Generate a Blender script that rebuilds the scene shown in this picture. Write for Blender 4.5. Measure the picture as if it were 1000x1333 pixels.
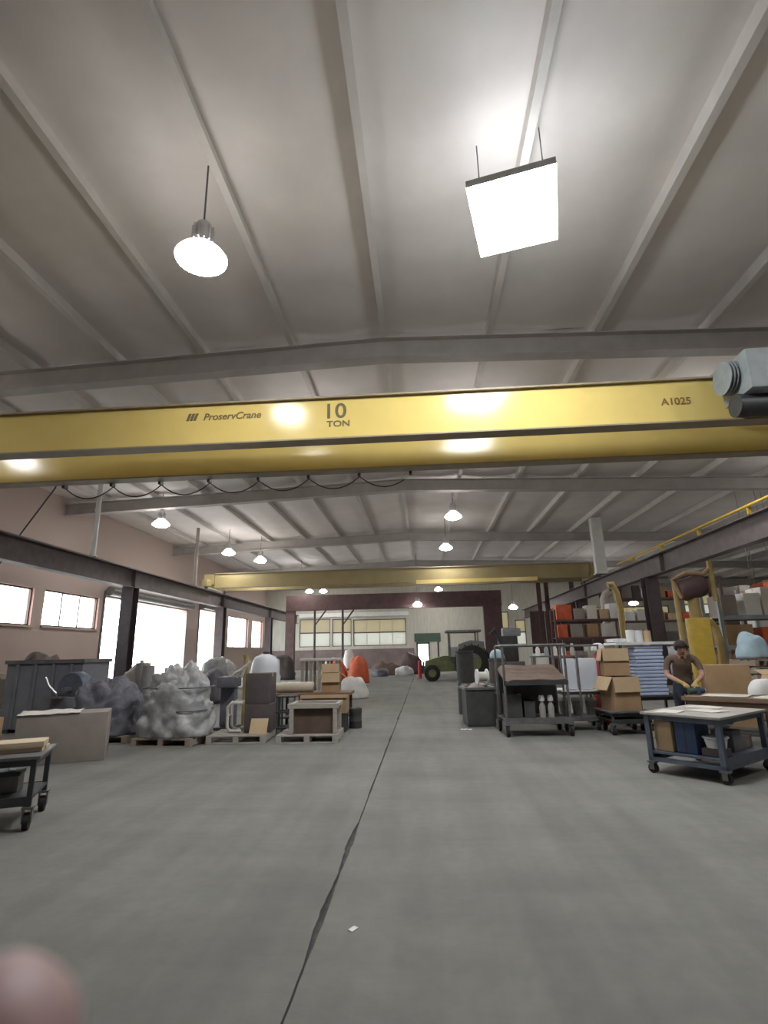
import bpy, bmesh, math, random
from mathutils import Vector, Matrix, noise
random.seed(7)
R = math.radians
for o in list(bpy.data.objects):
    bpy.data.objects.remove(o)
scene = bpy.context.scene
C = scene.collection
# ------------------------------------------------------------------ camera, sky, exposure
cd = bpy.data.cameras.new('camera')
cam = bpy.data.objects.new('camera', cd)
C.objects.link(cam)
cd.sensor_fit = 'HORIZONTAL'
cd.sensor_width = 36
cd.lens = 36 * 700 / 1000
cd.clip_start = 0.01
cd.clip_end = 400
cd.dof.use_dof = True
cd.dof.focus_distance = 12
cd.dof.aperture_fstop = 6.5
cam.matrix_world = (Matrix.Translation((0, 0, 1.55)) @ Matrix.Rotation(R(3.811), 4, 'Z')
                    @ Matrix.Rotation(R(90 + 14.616), 4, 'X') @ Matrix.Rotation(R(-1.2), 4, 'Z'))
scene.camera = cam
w = bpy.data.worlds.new('overcast_sky')
scene.world = w
w.use_nodes = True
w.node_tree.nodes['Background'].inputs[0].default_value = (0.93, 0.97, 1.0, 1)
w.node_tree.nodes['Background'].inputs[1].default_value = 11.0
vs = scene.view_settings
vs.view_transform = 'Standard'
vs.look = 'None'
vs.gamma = 1
vs.use_curve_mapping = False
vs.exposure = 0.0
LAMP = 100.0          # radiance of the high bay lenses

# ------------------------------------------------------------------ materials
MATS = {}
def mat(name, c, c2=None, rough=0.6, metal=0.0, scale=6.0, bump=0.0, bscale=None, spec=0.5, stretch=(1, 1, 1), detail=5):
    if name in MATS:
        return MATS[name]
    m = bpy.data.materials.new(name)
    m.use_nodes = True
    nt = m.node_tree
    b = nt.nodes['Principled BSDF']
    b.inputs['Roughness'].default_value = rough
    b.inputs['Metallic'].default_value = metal
    b.inputs['Specular IOR Level'].default_value = spec
    tc = nt.nodes.new('ShaderNodeTexCoord')
    mp = nt.nodes.new('ShaderNodeMapping')
    mp.inputs['Scale'].default_value = stretch
    nt.links.new(tc.outputs['Object'], mp.inputs[0])
    if c2 is None:
        c2 = tuple(x * 0.8 for x in c)
    n = nt.nodes.new('ShaderNodeTexNoise')
    n.inputs['Scale'].default_value = scale
    n.inputs['Detail'].default_value = detail
    n.inputs['Roughness'].default_value = 0.6
    nt.links.new(mp.outputs[0], n.inputs['Vector'])
    r = nt.nodes.new('ShaderNodeValToRGB')
    r.color_ramp.elements[0].position = 0.35
    r.color_ramp.elements[1].position = 0.68
    r.color_ramp.elements[0].color = (*c2, 1)
    r.color_ramp.elements[1].color = (*c, 1)
    nt.links.new(n.outputs['Fac'], r.inputs[0])
    nt.links.new(r.outputs[0], b.inputs['Base Color'])
    if bump:
        n2 = nt.nodes.new('ShaderNodeTexNoise')
        n2.inputs['Scale'].default_value = bscale or scale * 4
        n2.inputs['Detail'].default_value = 4
        nt.links.new(mp.outputs[0], n2.inputs['Vector'])
        bp = nt.nodes.new('ShaderNodeBump')
        bp.inputs['Strength'].default_value = bump
        bp.inputs['Distance'].default_value = 0.02
        nt.links.new(n2.outputs['Fac'], bp.inputs['Height'])
        nt.links.new(bp.outputs[0], b.inputs['Normal'])
    MATS[name] = m
    return m
def emit(name, c, s):
    m = bpy.data.materials.new(name)
    m.use_nodes = True
    b = m.node_tree.nodes['Principled BSDF']
    b.inputs['Base Color'].default_value = (0.8, 0.8, 0.8, 1)
    b.inputs['Emission Color'].default_value = (*c, 1)
    b.inputs['Emission Strength'].default_value = s
    MATS[name] = m
    return m
def glass(name, c, frac):
    m = bpy.data.materials.new(name)
    m.use_nodes = True
    nt = m.node_tree
    nt.nodes.clear()
    o = nt.nodes.new('ShaderNodeOutputMaterial')
    t = nt.nodes.new('ShaderNodeBsdfTransparent')
    t.inputs[0].default_value = (*c, 1)
    g = nt.nodes.new('ShaderNodeBsdfGlossy')
    g.inputs['Roughness'].default_value = 0.05
    x = nt.nodes.new('ShaderNodeMixShader')
    x.inputs[0].default_value = frac
    nt.links.new(t.outputs[0], x.inputs[1])
    nt.links.new(g.outputs[0], x.inputs[2])
    nt.links.new(x.outputs[0], o.inputs[0])
    MATS[name] = m
    return m
def translucent(name, c, c2):
    m = bpy.data.materials.new(name)
    m.use_nodes = True
    nt = m.node_tree
    nt.nodes.clear()
    o = nt.nodes.new('ShaderNodeOutputMaterial')
    t = nt.nodes.new('ShaderNodeBsdfTranslucent')
    t.inputs[0].default_value = (*c, 1)
    g = nt.nodes.new('ShaderNodeBsdfDiffuse')
    g.inputs[0].default_value = (*c2, 1)
    x = nt.nodes.new('ShaderNodeMixShader')
    x.inputs[0].default_value = 0.35
    nt.links.new(t.outputs[0], x.inputs[1])
    nt.links.new(g.outputs[0], x.inputs[2])
    nt.links.new(x.outputs[0], o.inputs[0])
    MATS[name] = m
    return m
def brickmat():
    m = bpy.data.materials.new('salmon_brick')
    m.use_nodes = True
    nt = m.node_tree
    b = nt.nodes['Principled BSDF']
    b.inputs['Roughness'].default_value = 0.85
    tc = nt.nodes.new('ShaderNodeTexCoord')
    mp = nt.nodes.new('ShaderNodeMapping')
    mp.inputs['Rotation'].default_value = (R(90), 0, R(90))
    br = nt.nodes.new('ShaderNodeTexBrick')
    br.inputs['Scale'].default_value = 5.0
    br.inputs['Color1'].default_value = (0.60, 0.36, 0.29, 1)
    br.inputs['Color2'].default_value = (0.50, 0.28, 0.23, 1)
    br.inputs['Mortar'].default_value = (0.52, 0.42, 0.37, 1)
    br.inputs['Mortar Size'].default_value = 0.015
    nt.links.new(tc.outputs['Object'], mp.inputs[0])
    nt.links.new(mp.outputs[0], br.inputs['Vector'])
    nt.links.new(br.outputs['Color'], b.inputs['Base Color'])
    MATS['brick'] = m
    return m
brickmat()
emit('strip_glow', (0.96, 1.0, 0.86), 22.0)
emit('lens', (1.0, 0.98, 0.95), LAMP)
emit('lens_square', (0.94, 0.98, 1.0), LAMP * 0.75)
emit('added_uplight_glow', (0.92, 0.96, 1.0), LAMP * 0.08)  # for the glowing slab added above the square lamp
emit('shade_glow', (1.0, 0.96, 0.93), LAMP * 0.125)  # shade emission raised to brighten the ceiling
glass('pane', (0.93, 0.96, 0.97), 0.08)
translucent('fibre_cream', (0.27, 0.245, 0.18), (0.6, 0.57, 0.48))
translucent('fibre_white', (0.33, 0.33, 0.30), (0.7, 0.7, 0.68))
translucent('film', (0.85, 0.86, 0.9), (0.8, 0.8, 0.84))
mat('concrete', (0.225, 0.222, 0.204), (0.175, 0.172, 0.158), 0.85, scale=0.55, bump=0.12, bscale=40, detail=9)
_nt = MATS['concrete'].node_tree
_b = _nt.nodes['Principled BSDF']
_src = _b.inputs['Base Color'].links[0].from_socket
_tc = [n for n in _nt.nodes if n.type == 'TEX_COORD'][0]
for _st, _rot, _lo in (((2.6, 0.22, 1), 4, 0.86), ((0.5, 2.0, 1), 28, 0.9), ((9, 9, 9), 0, 0.94)):
    _m = _nt.nodes.new('ShaderNodeMapping')
    _m.inputs['Scale'].default_value = _st
    _m.inputs['Rotation'].default_value = (0, 0, R(_rot))
    _n = _nt.nodes.new('ShaderNodeTexNoise')
    _n.inputs['Scale'].default_value = 1.0
    _n.inputs['Detail'].default_value = 6
    _r = _nt.nodes.new('ShaderNodeMapRange')
    _r.inputs[1].default_value = 0.38
    _r.inputs[2].default_value = 0.58
    _r.inputs[3].default_value = _lo
    _r.inputs[4].default_value = 1.0
    _x = _nt.nodes.new('ShaderNodeMix')
    _x.data_type = 'RGBA'
    _x.blend_type = 'MULTIPLY'
    _x.inputs[0].default_value = 1.0
    _nt.links.new(_tc.outputs['Object'], _m.inputs[0])
    _nt.links.new(_m.outputs[0], _n.inputs['Vector'])
    _nt.links.new(_n.outputs['Fac'], _r.inputs[0])
    _nt.links.new(_src, _x.inputs[6])
    _nt.links.new(_r.outputs[0], _x.inputs[7])
    _src = _x.outputs[2]
_nt.links.new(_src, _b.inputs['Base Color'])
mat('joint_dirt', (0.10, 0.10, 0.095), (0.05, 0.05, 0.05), 0.95, scale=9)
mat('ceiling_vinyl', (0.83, 0.785, 0.765), (0.74, 0.70, 0.68), 0.65, scale=0.7, bump=0.15, bscale=3)
mat('purlin', (0.70, 0.67, 0.64), (0.62, 0.595, 0.57), 0.6, scale=2)
mat('rafter', (0.50, 0.47, 0.45), (0.42, 0.395, 0.375), 0.6, scale=2)
mat('wall_metal', (0.55, 0.52, 0.45), (0.44, 0.42, 0.36), 0.7, scale=1.5, stretch=(4, 4, 0.5))
mat('wall_base', (0.24, 0.18, 0.17), (0.17, 0.13, 0.125), 0.8, scale=1.0)
mat('maroon', (0.12, 0.068, 0.066), (0.08, 0.045, 0.045), 0.6, scale=3)
mat('beam_dark', (0.145, 0.118, 0.118), (0.10, 0.08, 0.08), 0.55, scale=3)
mat('post_dark', (0.09, 0.065, 0.07), (0.06, 0.045, 0.05), 0.6, scale=3)
mat('crane_yellow', (0.80, 0.62, 0.21), (0.75, 0.57, 0.19), 0.18, scale=1.2, spec=0.4)
mat('crane_old', (0.36, 0.29, 0.14), (0.31, 0.25, 0.12), 0.45, scale=1.2)
mat('crane_flange', (0.36, 0.29, 0.19), (0.28, 0.23, 0.16), 0.5, scale=3)
mat('letter', (0.17, 0.14, 0.06), rough=0.6)
mat('letter_red', (0.30, 0.17, 0.06), rough=0.6)
mat('yellow', (0.62, 0.42, 0.06), rough=0.5)
mat('mustard', (0.40, 0.29, 0.11), rough=0.6)
mat('hoist_gray', (0.33, 0.36, 0.37), (0.26, 0.29, 0.30), 0.5, scale=5)
mat('dark_metal', (0.06, 0.065, 0.07), (0.04, 0.04, 0.045), 0.5, scale=6)
mat('steel_gray', (0.22, 0.22, 0.215), (0.15, 0.15, 0.15), 0.45, 0.4, scale=6)
mat('steel_blue', (0.13, 0.15, 0.20), (0.09, 0.11, 0.15), 0.5, 0.2, scale=6)
mat('aluminium', (0.6, 0.6, 0.6), (0.5, 0.5, 0.5), 0.35, 0.8, scale=6)
mat('rubber', (0.022, 0.022, 0.024), (0.015, 0.015, 0.016), 0.8, scale=10)
mat('white', (0.78, 0.78, 0.77), (0.70, 0.70, 0.69), 0.5, scale=3)
mat('white_cool', (0.70, 0.73, 0.78), (0.62, 0.66, 0.72), 0.45, scale=3)
mat('paper', (0.66, 0.63, 0.58), (0.60, 0.57, 0.52), 0.8, scale=4)
mat('tabletop', (0.40, 0.37, 0.34), (0.32, 0.30, 0.28), 0.6, scale=5)
mat('wood_top', (0.26, 0.17, 0.11), (0.2, 0.13, 0.085), 0.6, scale=6, stretch=(1, 8, 1))
mat('plank', (0.62, 0.50, 0.36), (0.50, 0.39, 0.27), 0.75, scale=5, stretch=(1, 8, 8))
mat('pallet_wood', (0.36, 0.30, 0.25), (0.25, 0.21, 0.17), 0.85, scale=5, stretch=(1, 6, 6))
mat('crate_wood', (0.46, 0.42, 0.37), (0.36, 0.33, 0.29), 0.85, scale=5, stretch=(1, 6, 6))
mat('cardboard', (0.42, 0.27, 0.15), (0.35, 0.22, 0.12), 0.85, scale=3)
mat('cardboard_light', (0.58, 0.42, 0.27), (0.50, 0.36, 0.22), 0.85, scale=3)
mat('cardboard_gray', (0.32, 0.275, 0.25), (0.27, 0.23, 0.21), 0.85, scale=3)
mat('cardboard_dark', (0.15, 0.10, 0.075), (0.10, 0.07, 0.055), 0.85, scale=3)
mat('carton_umber', (0.12, 0.10, 0.10), (0.085, 0.07, 0.07), 0.8, scale=3)
mat('tape', (0.5, 0.4, 0.26), rough=0.35)
mat('wrap_gray', (0.46, 0.46, 0.45), (0.25, 0.25, 0.26), 0.4, scale=4, bump=0.6, bscale=9)
mat('tarp_slate', (0.15, 0.15, 0.18), (0.09, 0.09, 0.11), 0.55, scale=4, bump=0.6, bscale=9)
mat('bin_slate', (0.19, 0.195, 0.22), (0.15, 0.155, 0.175), 0.6, scale=3)
mat('bin_dark', (0.075, 0.075, 0.072), (0.05, 0.05, 0.05), 0.7, scale=5)
mat('cream', (0.60, 0.53, 0.42), (0.5, 0.44, 0.34), 0.8, scale=6, bump=0.3)
mat('blue_foam', (0.50, 0.58, 0.78), (0.44, 0.52, 0.72), 0.7, scale=8)
mat('blue_panel', (0.06, 0.10, 0.21), (0.045, 0.075, 0.16), 0.6, scale=4)
mat('pale_blue', (0.45, 0.60, 0.68), (0.36, 0.50, 0.58), 0.5, scale=5)
mat('orange', (0.66, 0.13, 0.05), (0.5, 0.09, 0.035), 0.6, scale=4, bump=0.3)
mat('red', (0.45, 0.045, 0.04), (0.33, 0.03, 0.03), 0.6, scale=5)
mat('olive', (0.17, 0.19, 0.085), (0.12, 0.135, 0.06), 0.55, scale=4)
mat('brown_tarp', (0.17, 0.115, 0.085), (0.12, 0.08, 0.06), 0.7, scale=5, bump=0.3)
mat('skin', (0.50, 0.30, 0.22), (0.44, 0.25, 0.18), 0.55, scale=8)
mat('thumb_skin', (0.55, 0.37, 0.36), (0.48, 0.29, 0.29), 0.45, scale=60)
mat('nail', (0.72, 0.50, 0.46), rough=0.3)
mat('hair', (0.028, 0.016, 0.013), (0.018, 0.01, 0.008), 0.7, scale=30, bump=0.5)
mat('shirt', (0.165, 0.11, 0.085), (0.12, 0.08, 0.062), 0.85, scale=7, bump=0.3)
mat('jeans', (0.05, 0.06, 0.09), (0.035, 0.042, 0.065), 0.85, scale=8)
mat('glove', (0.55, 0.38, 0.14), rough=0.8)
mat('eye', (0.03, 0.02, 0.02), rough=0.3)
mat('lip', (0.36, 0.14, 0.12), rough=0.5)
mat('green_paint', (0.06, 0.10, 0.075), rough=0.6)
mat('ground_pale', (0.6, 0.59, 0.56), (0.52, 0.51, 0.48), 0.9, scale=1)

# ------------------------------------------------------------------ mesh helpers
class B:
    def __init__(s):
        s.bm = bmesh.new()
    def box(s, x0, x1, y0, y1, z0, z1, bev=0.0, M=None):
        bm2 = bmesh.new() if bev else s.bm
        g = bmesh.ops.create_cube(bm2, size=1)
        T = Matrix.Translation(((x0 + x1) / 2, (y0 + y1) / 2, (z0 + z1) / 2)) @ Matrix.Diagonal((abs(x1 - x0), abs(y1 - y0), abs(z1 - z0), 1))
        if M is not None and not bev:
            T = M @ T
        bmesh.ops.transform(bm2, matrix=T, verts=g['verts'])
        if bev:
            bmesh.ops.bevel(bm2, geom=list(bm2.edges), offset=bev, segments=2, affect='EDGES', profile=0.6)
            if M is not None:
                bmesh.ops.transform(bm2, matrix=M, verts=bm2.verts)
            s.merge(bm2)
        return s
    def merge(s, bm2):
        me = bpy.data.meshes.new('tmp')
        bm2.to_mesh(me)
        s.bm.from_mesh(me)
        bpy.data.meshes.remove(me)
        bm2.free()
    def cyl(s, p0, p1, r0, r1=None, seg=14, caps=True):
        p0, p1 = Vector(p0), Vector(p1)
        d = p1 - p0
        r1 = r0 if r1 is None else r1
        g = bmesh.ops.create_cone(s.bm, cap_ends=caps, segments=seg, radius1=r0, radius2=r1, depth=d.length)
        q = d.to_track_quat('Z', 'Y').to_matrix().to_4x4()
        bmesh.ops.transform(s.bm, matrix=Matrix.Translation((p0 + p1) / 2) @ q, verts=g['verts'])
        return s
    def ball(s, c, rx, ry=None, rz=None, seg=16, M=None):
        g = bmesh.ops.create_uvsphere(s.bm, u_segments=seg, v_segments=max(6, seg * 2 // 3), radius=1)
        T = Matrix.Translation(c) @ Matrix.Diagonal((rx, ry or rx, rz or rx, 1))
        if M is not None:
            T = M @ T
        bmesh.ops.transform(s.bm, matrix=T, verts=g['verts'])
        return s
    def lathe(s, prof, seg=24, c=(0, 0, 0), caps=False):
        rings = []
        for (r, z) in prof:
            rings.append([s.bm.verts.new((c[0] + r * math.cos(2 * math.pi * k / seg), c[1] + r * math.sin(2 * math.pi * k / seg), c[2] + z)) for k in range(seg)])
        for a, b in zip(rings, rings[1:]):
            for k in range(seg):
                s.bm.faces.new((a[k], a[(k + 1) % seg], b[(k + 1) % seg], b[k]))
        if caps:
            s.bm.faces.new(list(reversed(rings[0])))
            s.bm.faces.new(rings[-1])
        return s
    def tube(s, pts, r, seg=8, closed=False):
        pts = [Vector(p) for p in pts]
        rings = []
        n = len(pts)
        prev = None
        for i, p in enumerate(pts):
            if closed:
                d = pts[(i + 1) % n] - pts[i - 1]
            else:
                d = pts[min(i + 1, n - 1)] - pts[max(i - 1, 0)]
            d.normalize()
            if prev is None:
                u = d.orthogonal().normalized()
            else:
                u = (prev - d * prev.dot(d)).normalized()
            prev = u
            v = d.cross(u)
            rings.append([s.bm.verts.new(p + (u * math.cos(2 * math.pi * k / seg) + v * math.sin(2 * math.pi * k / seg)) * r) for k in range(seg)])
        m = n if closed else n - 1
        for i in range(m):
            a, b = rings[i], rings[(i + 1) % n]
            for k in range(seg):
                s.bm.faces.new((a[k], a[(k + 1) % seg], b[(k + 1) % seg], b[k]))
        if not closed:
            s.bm.faces.new(list(reversed(rings[0])))
            s.bm.faces.new(rings[-1])
        return s
    def prism(s, pts, a0, a1, axis='y'):
        def P(u, v, a):
            return {'y': (u, a, v), 'x': (a, u, v), 'z': (u, v, a)}[axis]
        A = [s.bm.verts.new(P(u, v, a0)) for u, v in pts]
        Bv = [s.bm.verts.new(P(u, v, a1)) for u, v in pts]
        n = len(pts)
        s.bm.faces.new(A)
        s.bm.faces.new(list(reversed(Bv)))
        for i in range(n):
            s.bm.faces.new((A[i], Bv[i], Bv[(i + 1) % n], A[(i + 1) % n]))
        return s
    def grid(s, nx, ny, fn, thick=0.0):
        V = [[s.bm.verts.new(fn(i / nx, j / ny)) for j in range(ny + 1)] for i in range(nx + 1)]
        F = []
        for i in range(nx):
            for j in range(ny):
                F.append(s.bm.faces.new((V[i][j], V[i + 1][j], V[i + 1][j + 1], V[i][j + 1])))
        if thick:
            bmesh.ops.recalc_face_normals(s.bm, faces=F)
            bmesh.ops.solidify(s.bm, geom=F, thickness=thick)
        return s
    def xf(s, M):
        bmesh.ops.transform(s.bm, matrix=M, verts=s.bm.verts)
        return s
    def mesh(s, name, smooth=False):
        bmesh.ops.recalc_face_normals(s.bm, faces=s.bm.faces)
        me = bpy.data.meshes.new(name)
        s.bm.to_mesh(me)
        s.bm.free()
        if smooth:
            for p in me.polygons:
                p.use_smooth = True
            if smooth != 'all':
                try:
                    me.set_sharp_from_angle(angle=R(38))
                except Exception:
                    pass
        return me
    def obj(s, name, m, parent=None, smooth=False, loc=None, rz=0):
        return link(name, s.mesh(name, smooth), m, parent, loc, rz)
def link(name, me, m, parent=None, loc=None, rz=0):
    o = bpy.data.objects.new(name, me)
    C.objects.link(o)
    if m is not None and not me.materials:
        me.materials.append(MATS[m] if isinstance(m, str) else m)
    o.parent = parent
    if loc is not None:
        o.location = loc
    o.rotation_euler.z = rz
    return o
def tag(o, label, cat, group=None):
    o['label'] = label
    o['category'] = cat
    if group:
        o['group'] = group
    return o
def thing(name, label, cat, loc=(0, 0, 0), rz=0, group=None):
    o = bpy.data.objects.new(name, None)
    o.empty_display_size = 0.1
    C.objects.link(o)
    o.location = loc
    o.rotation_euler.z = rz
    return tag(o, label, cat, group)
def struct(o):
    o['kind'] = 'structure'
    return o
def copy_tree(o, parent=None):
    c = o.copy()
    C.objects.link(c)
    c.parent = parent
    for ch in list(o.children):
        copy_tree(ch, c)
    return c
def sbox(name, m, parent, x0, x1, y0, y1, z0, z1, bev=0.0, M=None):
    return B().box(x0, x1, y0, y1, z0, z1, bev, M).obj(name, m, parent, smooth=bool(bev))

# ------------------------------------------------------------------ the setting
XL, XR, Y0, Y1 = -16.0, 36.0, -9.6, 55.0
FR = [-9.4, 1.0, 11.6, 22.6, 33.4, 44.2, 54.7]
def zc(x):
    return 9.15 - abs(x + 0.7) * 0.035
fl = struct(B().box(XL - 0.4, XR + 0.4, Y0 - 0.4, Y1 + 0.4, -0.3, -0.03).obj('floor', 'joint_dirt'))
ns = 760
def seam_edge(side):
    pts = []
    for i in range(ns + 1):
        y = Y0 + (Y1 - Y0) * i / ns
        k = 0.5 * (noise.noise((y * 0.9, 3.0, 0)) + 1)
        chip = max(0.0, k - 0.45) * 0.11 * (1 if side < 0 else 0.45)
        jit = 0.010 * noise.noise((y * 9, side * 5.0, 1.0)) + 0.008 * noise.noise((y * 31, side * 3.0, 2.0))
        pts.append((-0.675 + side * (0.006 + chip) + jit * (0.5 + chip * 20), y))
    return pts
bl = B()
e = seam_edge(-1)
bl.prism([(XL, Y0), *e, (XL, Y1)], -0.03, 0.0, 'z')
bl.obj('slab', 'concrete', fl)
br = B()
e = seam_edge(1)
br.prism([(XR, Y0), *e, (XR, Y1)], -0.03, 0.0, 'z')
br.obj('slab', 'concrete', fl)
struct(B().box(XL - 60, XL - 0.4, Y0 - 10, Y1 + 40, -0.3, -0.05).obj('ground', 'ground_pale'))

cl = struct(B().box(XL - 0.4, XR + 0.4, Y0 - 0.4, Y1 + 0.4, 9.6, 9.75).obj('ceiling', 'rafter'))
PX = [-16.0, -14.1, -11.9, -9.6, -7.35, -5.15, -2.95, -0.7, 1.8, 4.3, 6.85, 9.4, 11.9, 14.4, 16.9, 19.4, 21.9, 24.4, 26.9, 29.4, 31.9, 34.2, 36.0]
for px in PX[1:-1]:
    b = B()
    z = zc(px)
    b.box(px - 0.04, px + 0.04, Y0, Y1, z - 0.25, z + 0.02)
    b.box(px - 0.04, px + 0.09, Y0, Y1, z - 0.27, z - 0.25)
    b.obj('purlin', 'purlin', cl)
for i in range(len(PX) - 1):
    for j in range(len(FR) - 1):
        xa, xb, ya, yb = PX[i], PX[i + 1], FR[j], FR[j + 1]
        ya -= 0.25 if j == 0 else 0
        yb += 0.35 if j == len(FR) - 2 else 0
        def fn(u, v):
            x = xa + (xb - xa) * u
            sag = 0.10 * math.sin(math.pi * u) + 0.02 * math.sin(v * math.pi * 14) * math.sin(math.pi * u)
            return (x, ya + (yb - ya) * v, zc(x) - sag + 0.012 * noise.noise((x * 1.3, ya + v * 6, 4.0)))
        B().grid(6, 28, fn).obj('panel', 'ceiling_vinyl', cl, smooth='all')
for y in FR:
    for side in (-1, 1):
        xe = XL if side < 0 else XR
        n = 1
        za, zb = zc(-0.7) - 0.27, zc(xe) - 0.27
        b = B()
        b.prism([(-0.7, za - 0.5), (xe, zb - 0.5), (xe, zb), (-0.7, za)], y - 0.02, y + 0.02)
        b.prism([(-0.7, za - 0.52), (xe, zb - 0.52), (xe, zb - 0.49), (-0.7, za - 0.49)], y - 0.17, y + 0.17)
        b.prism([(-0.7, za - 0.02), (xe, zb - 0.02), (xe, zb), (-0.7, za)], y - 0.17, y + 0.17)
        b.obj('rafter', 'rafter', cl)

# left wall with openings (y0,y1,z0,z1)
OPL = [(15.6, 21.3, 2.9, 4.42), (21.95, 25.9, 2.92, 4.45), (26.35, 36.0, 0.0, 4.55), (38.2, 41.6, 0.0, 4.8), (44.2, 49.4, 2.2, 4.75), (50.6, 54.0, 2.2, 4.75)]
def wall_with_holes(name, m, axis, at, thick, a0, a1, z0, z1, holes):
    b = B()
    holes = sorted(holes)
    def add(p, q, r, s):
        if q - p < 0.01 or s - r < 0.01:
            return
        if axis == 'x':
            b.box(at, at + thick, p, q, r, s)
        else:
            b.box(p, q, at, at + thick, r, s)
    cur = a0
    for (p, q, r, s) in holes:
        add(cur, p, z0, z1)
        add(p, q, z0, r)
        add(p, q, s, z1)
        cur = q
    add(cur, a1, z0, z1)
    return struct(b.obj(name, m))
wall_with_holes('wall_left', 'brick', 'x', XL - 0.3, 0.3, Y0, Y1, 0, 9.6, OPL)
wall_with_holes('wall_right', 'wall_metal', 'x', XR, 0.3, Y0, Y1, 0, 9.6, [])
wall_with_holes('wall_back', 'wall_metal', 'y', Y0 - 0.3, 0.3, XL, XR, 0, 9.6, [])
OPF = [(-12.5, -9.35, 2.2, 4.95), (-9.15, -7.2, 2.2, 4.9), (-7.0, -1.7, 2.2, 4.8), (-0.55, 0.42, 0.0, 2.25), (7.6, 8.5, 2.0, 5.2), (9.1, 10.1, 2.0, 4.4), (16, 24, 4.0, 5.4), (25.5, 35, 4.5, 6.4)]
wall_with_holes('wall_far', 'wall_metal', 'y', Y1, 0.3, XL, XR, 0, 9.6, OPF)
wn = 0
for k, (p, q, r, s) in enumerate(OPL):
    if r == 0:
        continue
    wn += 1
    f = B()
    x = XL - 0.15
    f.box(x - 0.05, x + 0.05, p, q, r, r + 0.06).box(x - 0.05, x + 0.05, p, q, s - 0.06, s)
    f.box(x - 0.05, x + 0.05, p, p + 0.06, r, s).box(x - 0.05, x + 0.05, q - 0.06, q, r, s)
    W = struct(f.obj('window_%d' % wn, 'maroon'))
    nb = 3
    for i in range(nb):
        a, c = p + 0.06 + (q - p - 0.12) * i / nb, p + 0.06 + (q - p - 0.12) * (i + 1) / nb
        sbox('pane', 'pane', W, x - 0.006, x + 0.006, a, c, r + 0.06, s - 0.06)
        if i:
            sbox('mullion', 'maroon', W, x - 0.025, x + 0.025, a - 0.02, a + 0.02, r + 0.06, s - 0.06)
    sbox('sill', 'brick', W, XL - 0.02, XL + 0.1, p - 0.05, q + 0.05, r - 0.08, r)
for k, (p, q, r, s) in enumerate(OPF):
    if r == 0:
        continue
    wn += 1
    y = Y1 + 0.1
    f = B()
    f.box(p, q, y - 0.05, y + 0.05, r, r + 0.07).box(p, q, y - 0.05, y + 0.05, s - 0.07, s)
    f.box(p, p + 0.07, y - 0.05, y + 0.05, r, s).box(q - 0.07, q, y - 0.05, y + 0.05, r, s)
    zm = r + (s - r) * 0.5
    f.box(p, q, y - 0.05, y + 0.05, zm - 0.05, zm + 0.05)
    W = struct(f.obj('window_%d' % wn, 'maroon'))
    nb = max(1, round((q - p) / 1.3))
    for i in range(nb):
        a, c = p + 0.07 + (q - p - 0.14) * i / nb, p + 0.07 + (q - p - 0.14) * (i + 1) / nb
        sbox('pane', 'fibre_white', W, a, c, y - 0.006, y + 0.006, r + 0.07, zm - 0.05)
        sbox('pane', 'fibre_cream', W, a, c, y - 0.006, y + 0.006, zm + 0.05, s - 0.07)
        if i:
            sbox('mullion', 'crate_wood', W, a - 0.02, a + 0.02, y - 0.03, y + 0.03, r + 0.07, s - 0.07)
# roll-up door heads and rails on the left wall openings
for n, (p, q, r, s) in enumerate([o for o in OPL if o[2] == 0]):
    D = struct(B().box(XL, XL + 0.06, p - 0.12, p, 0, s + 0.3).box(XL, XL + 0.06, q, q + 0.12, 0, s + 0.3).obj('door_%d' % (n + 1), 'steel_gray'))
    B().cyl((XL + 0.3, p - 0.1, s + 0.28), (XL + 0.3, q + 0.1, s + 0.28), 0.24, seg=18).obj('door_roll', 'steel_gray', D, smooth=True)
D = struct(B().box(-0.72, -0.55, Y1 - 0.06, Y1, 0, 2.45).box(0.42, 0.58, Y1 - 0.06, Y1, 0, 2.45).box(-0.72, 0.58, Y1 - 0.06, Y1, 2.25, 2.45).obj('door_3', 'green_paint'))
sbox('transom', 'green_paint', D, -0.9, 1.7, Y1 - 0.08, Y1 - 0.01, 2.47, 3.3)
# pale girt strip and dark base of the far wall
struct(B().box(-12.6, -1.4, Y1 - 0.14, Y1, 5.1, 5.5).obj('trim_1', 'white'))
struct(B().box(-15.9, -0.95, Y1 - 0.10, Y1, 0, 1.9).obj('baseboard_far', 'wall_base'))

# ------------------------------------------------------------------ columns and runway beams
def column(x, y, h, label, d=0.5, wd=0.36, m='post_dark', group=None):
    t = thing('steel_column', label, 'column', (x, y, 0), 0, group)
    sbox('web', m, t, -0.02, 0.02, -d / 2, d / 2, 0.03, h)
    sbox('flange', m, t, -wd / 2, wd / 2, -d / 2 - 0.015, -d / 2 + 0.015, 0.03, h)
    sbox('flange', m, t, -wd / 2, wd / 2, d / 2 - 0.015, d / 2 + 0.015, 0.03, h)
    sbox('base_plate', m, t, -wd / 2 - 0.1, wd / 2 + 0.1, -d / 2 - 0.1, d / 2 + 0.1, 0, 0.03)
    return t
BL, BR = -12.6, 9.95
names = {11.6: 'first', 22.6: 'second', 33.4: 'third', 44.2: 'fourth'}
for y in (1.0, 11.6, 22.6, 33.4, 44.2):
    column(BL, y, 4.48, 'dark steel column carrying the crane runway beam beside the brick window wall', group='columns under the window side runway beam', wd=0.5)
    y = {22.6: 24.3, 33.4: 34.8, 44.2: 48.0}.get(y, y)
    column(BR, y, 4.48, 'dark maroon steel column under the runway beam on the storage rack side', group='columns under the rack side runway beam', wd=0.55)
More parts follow.
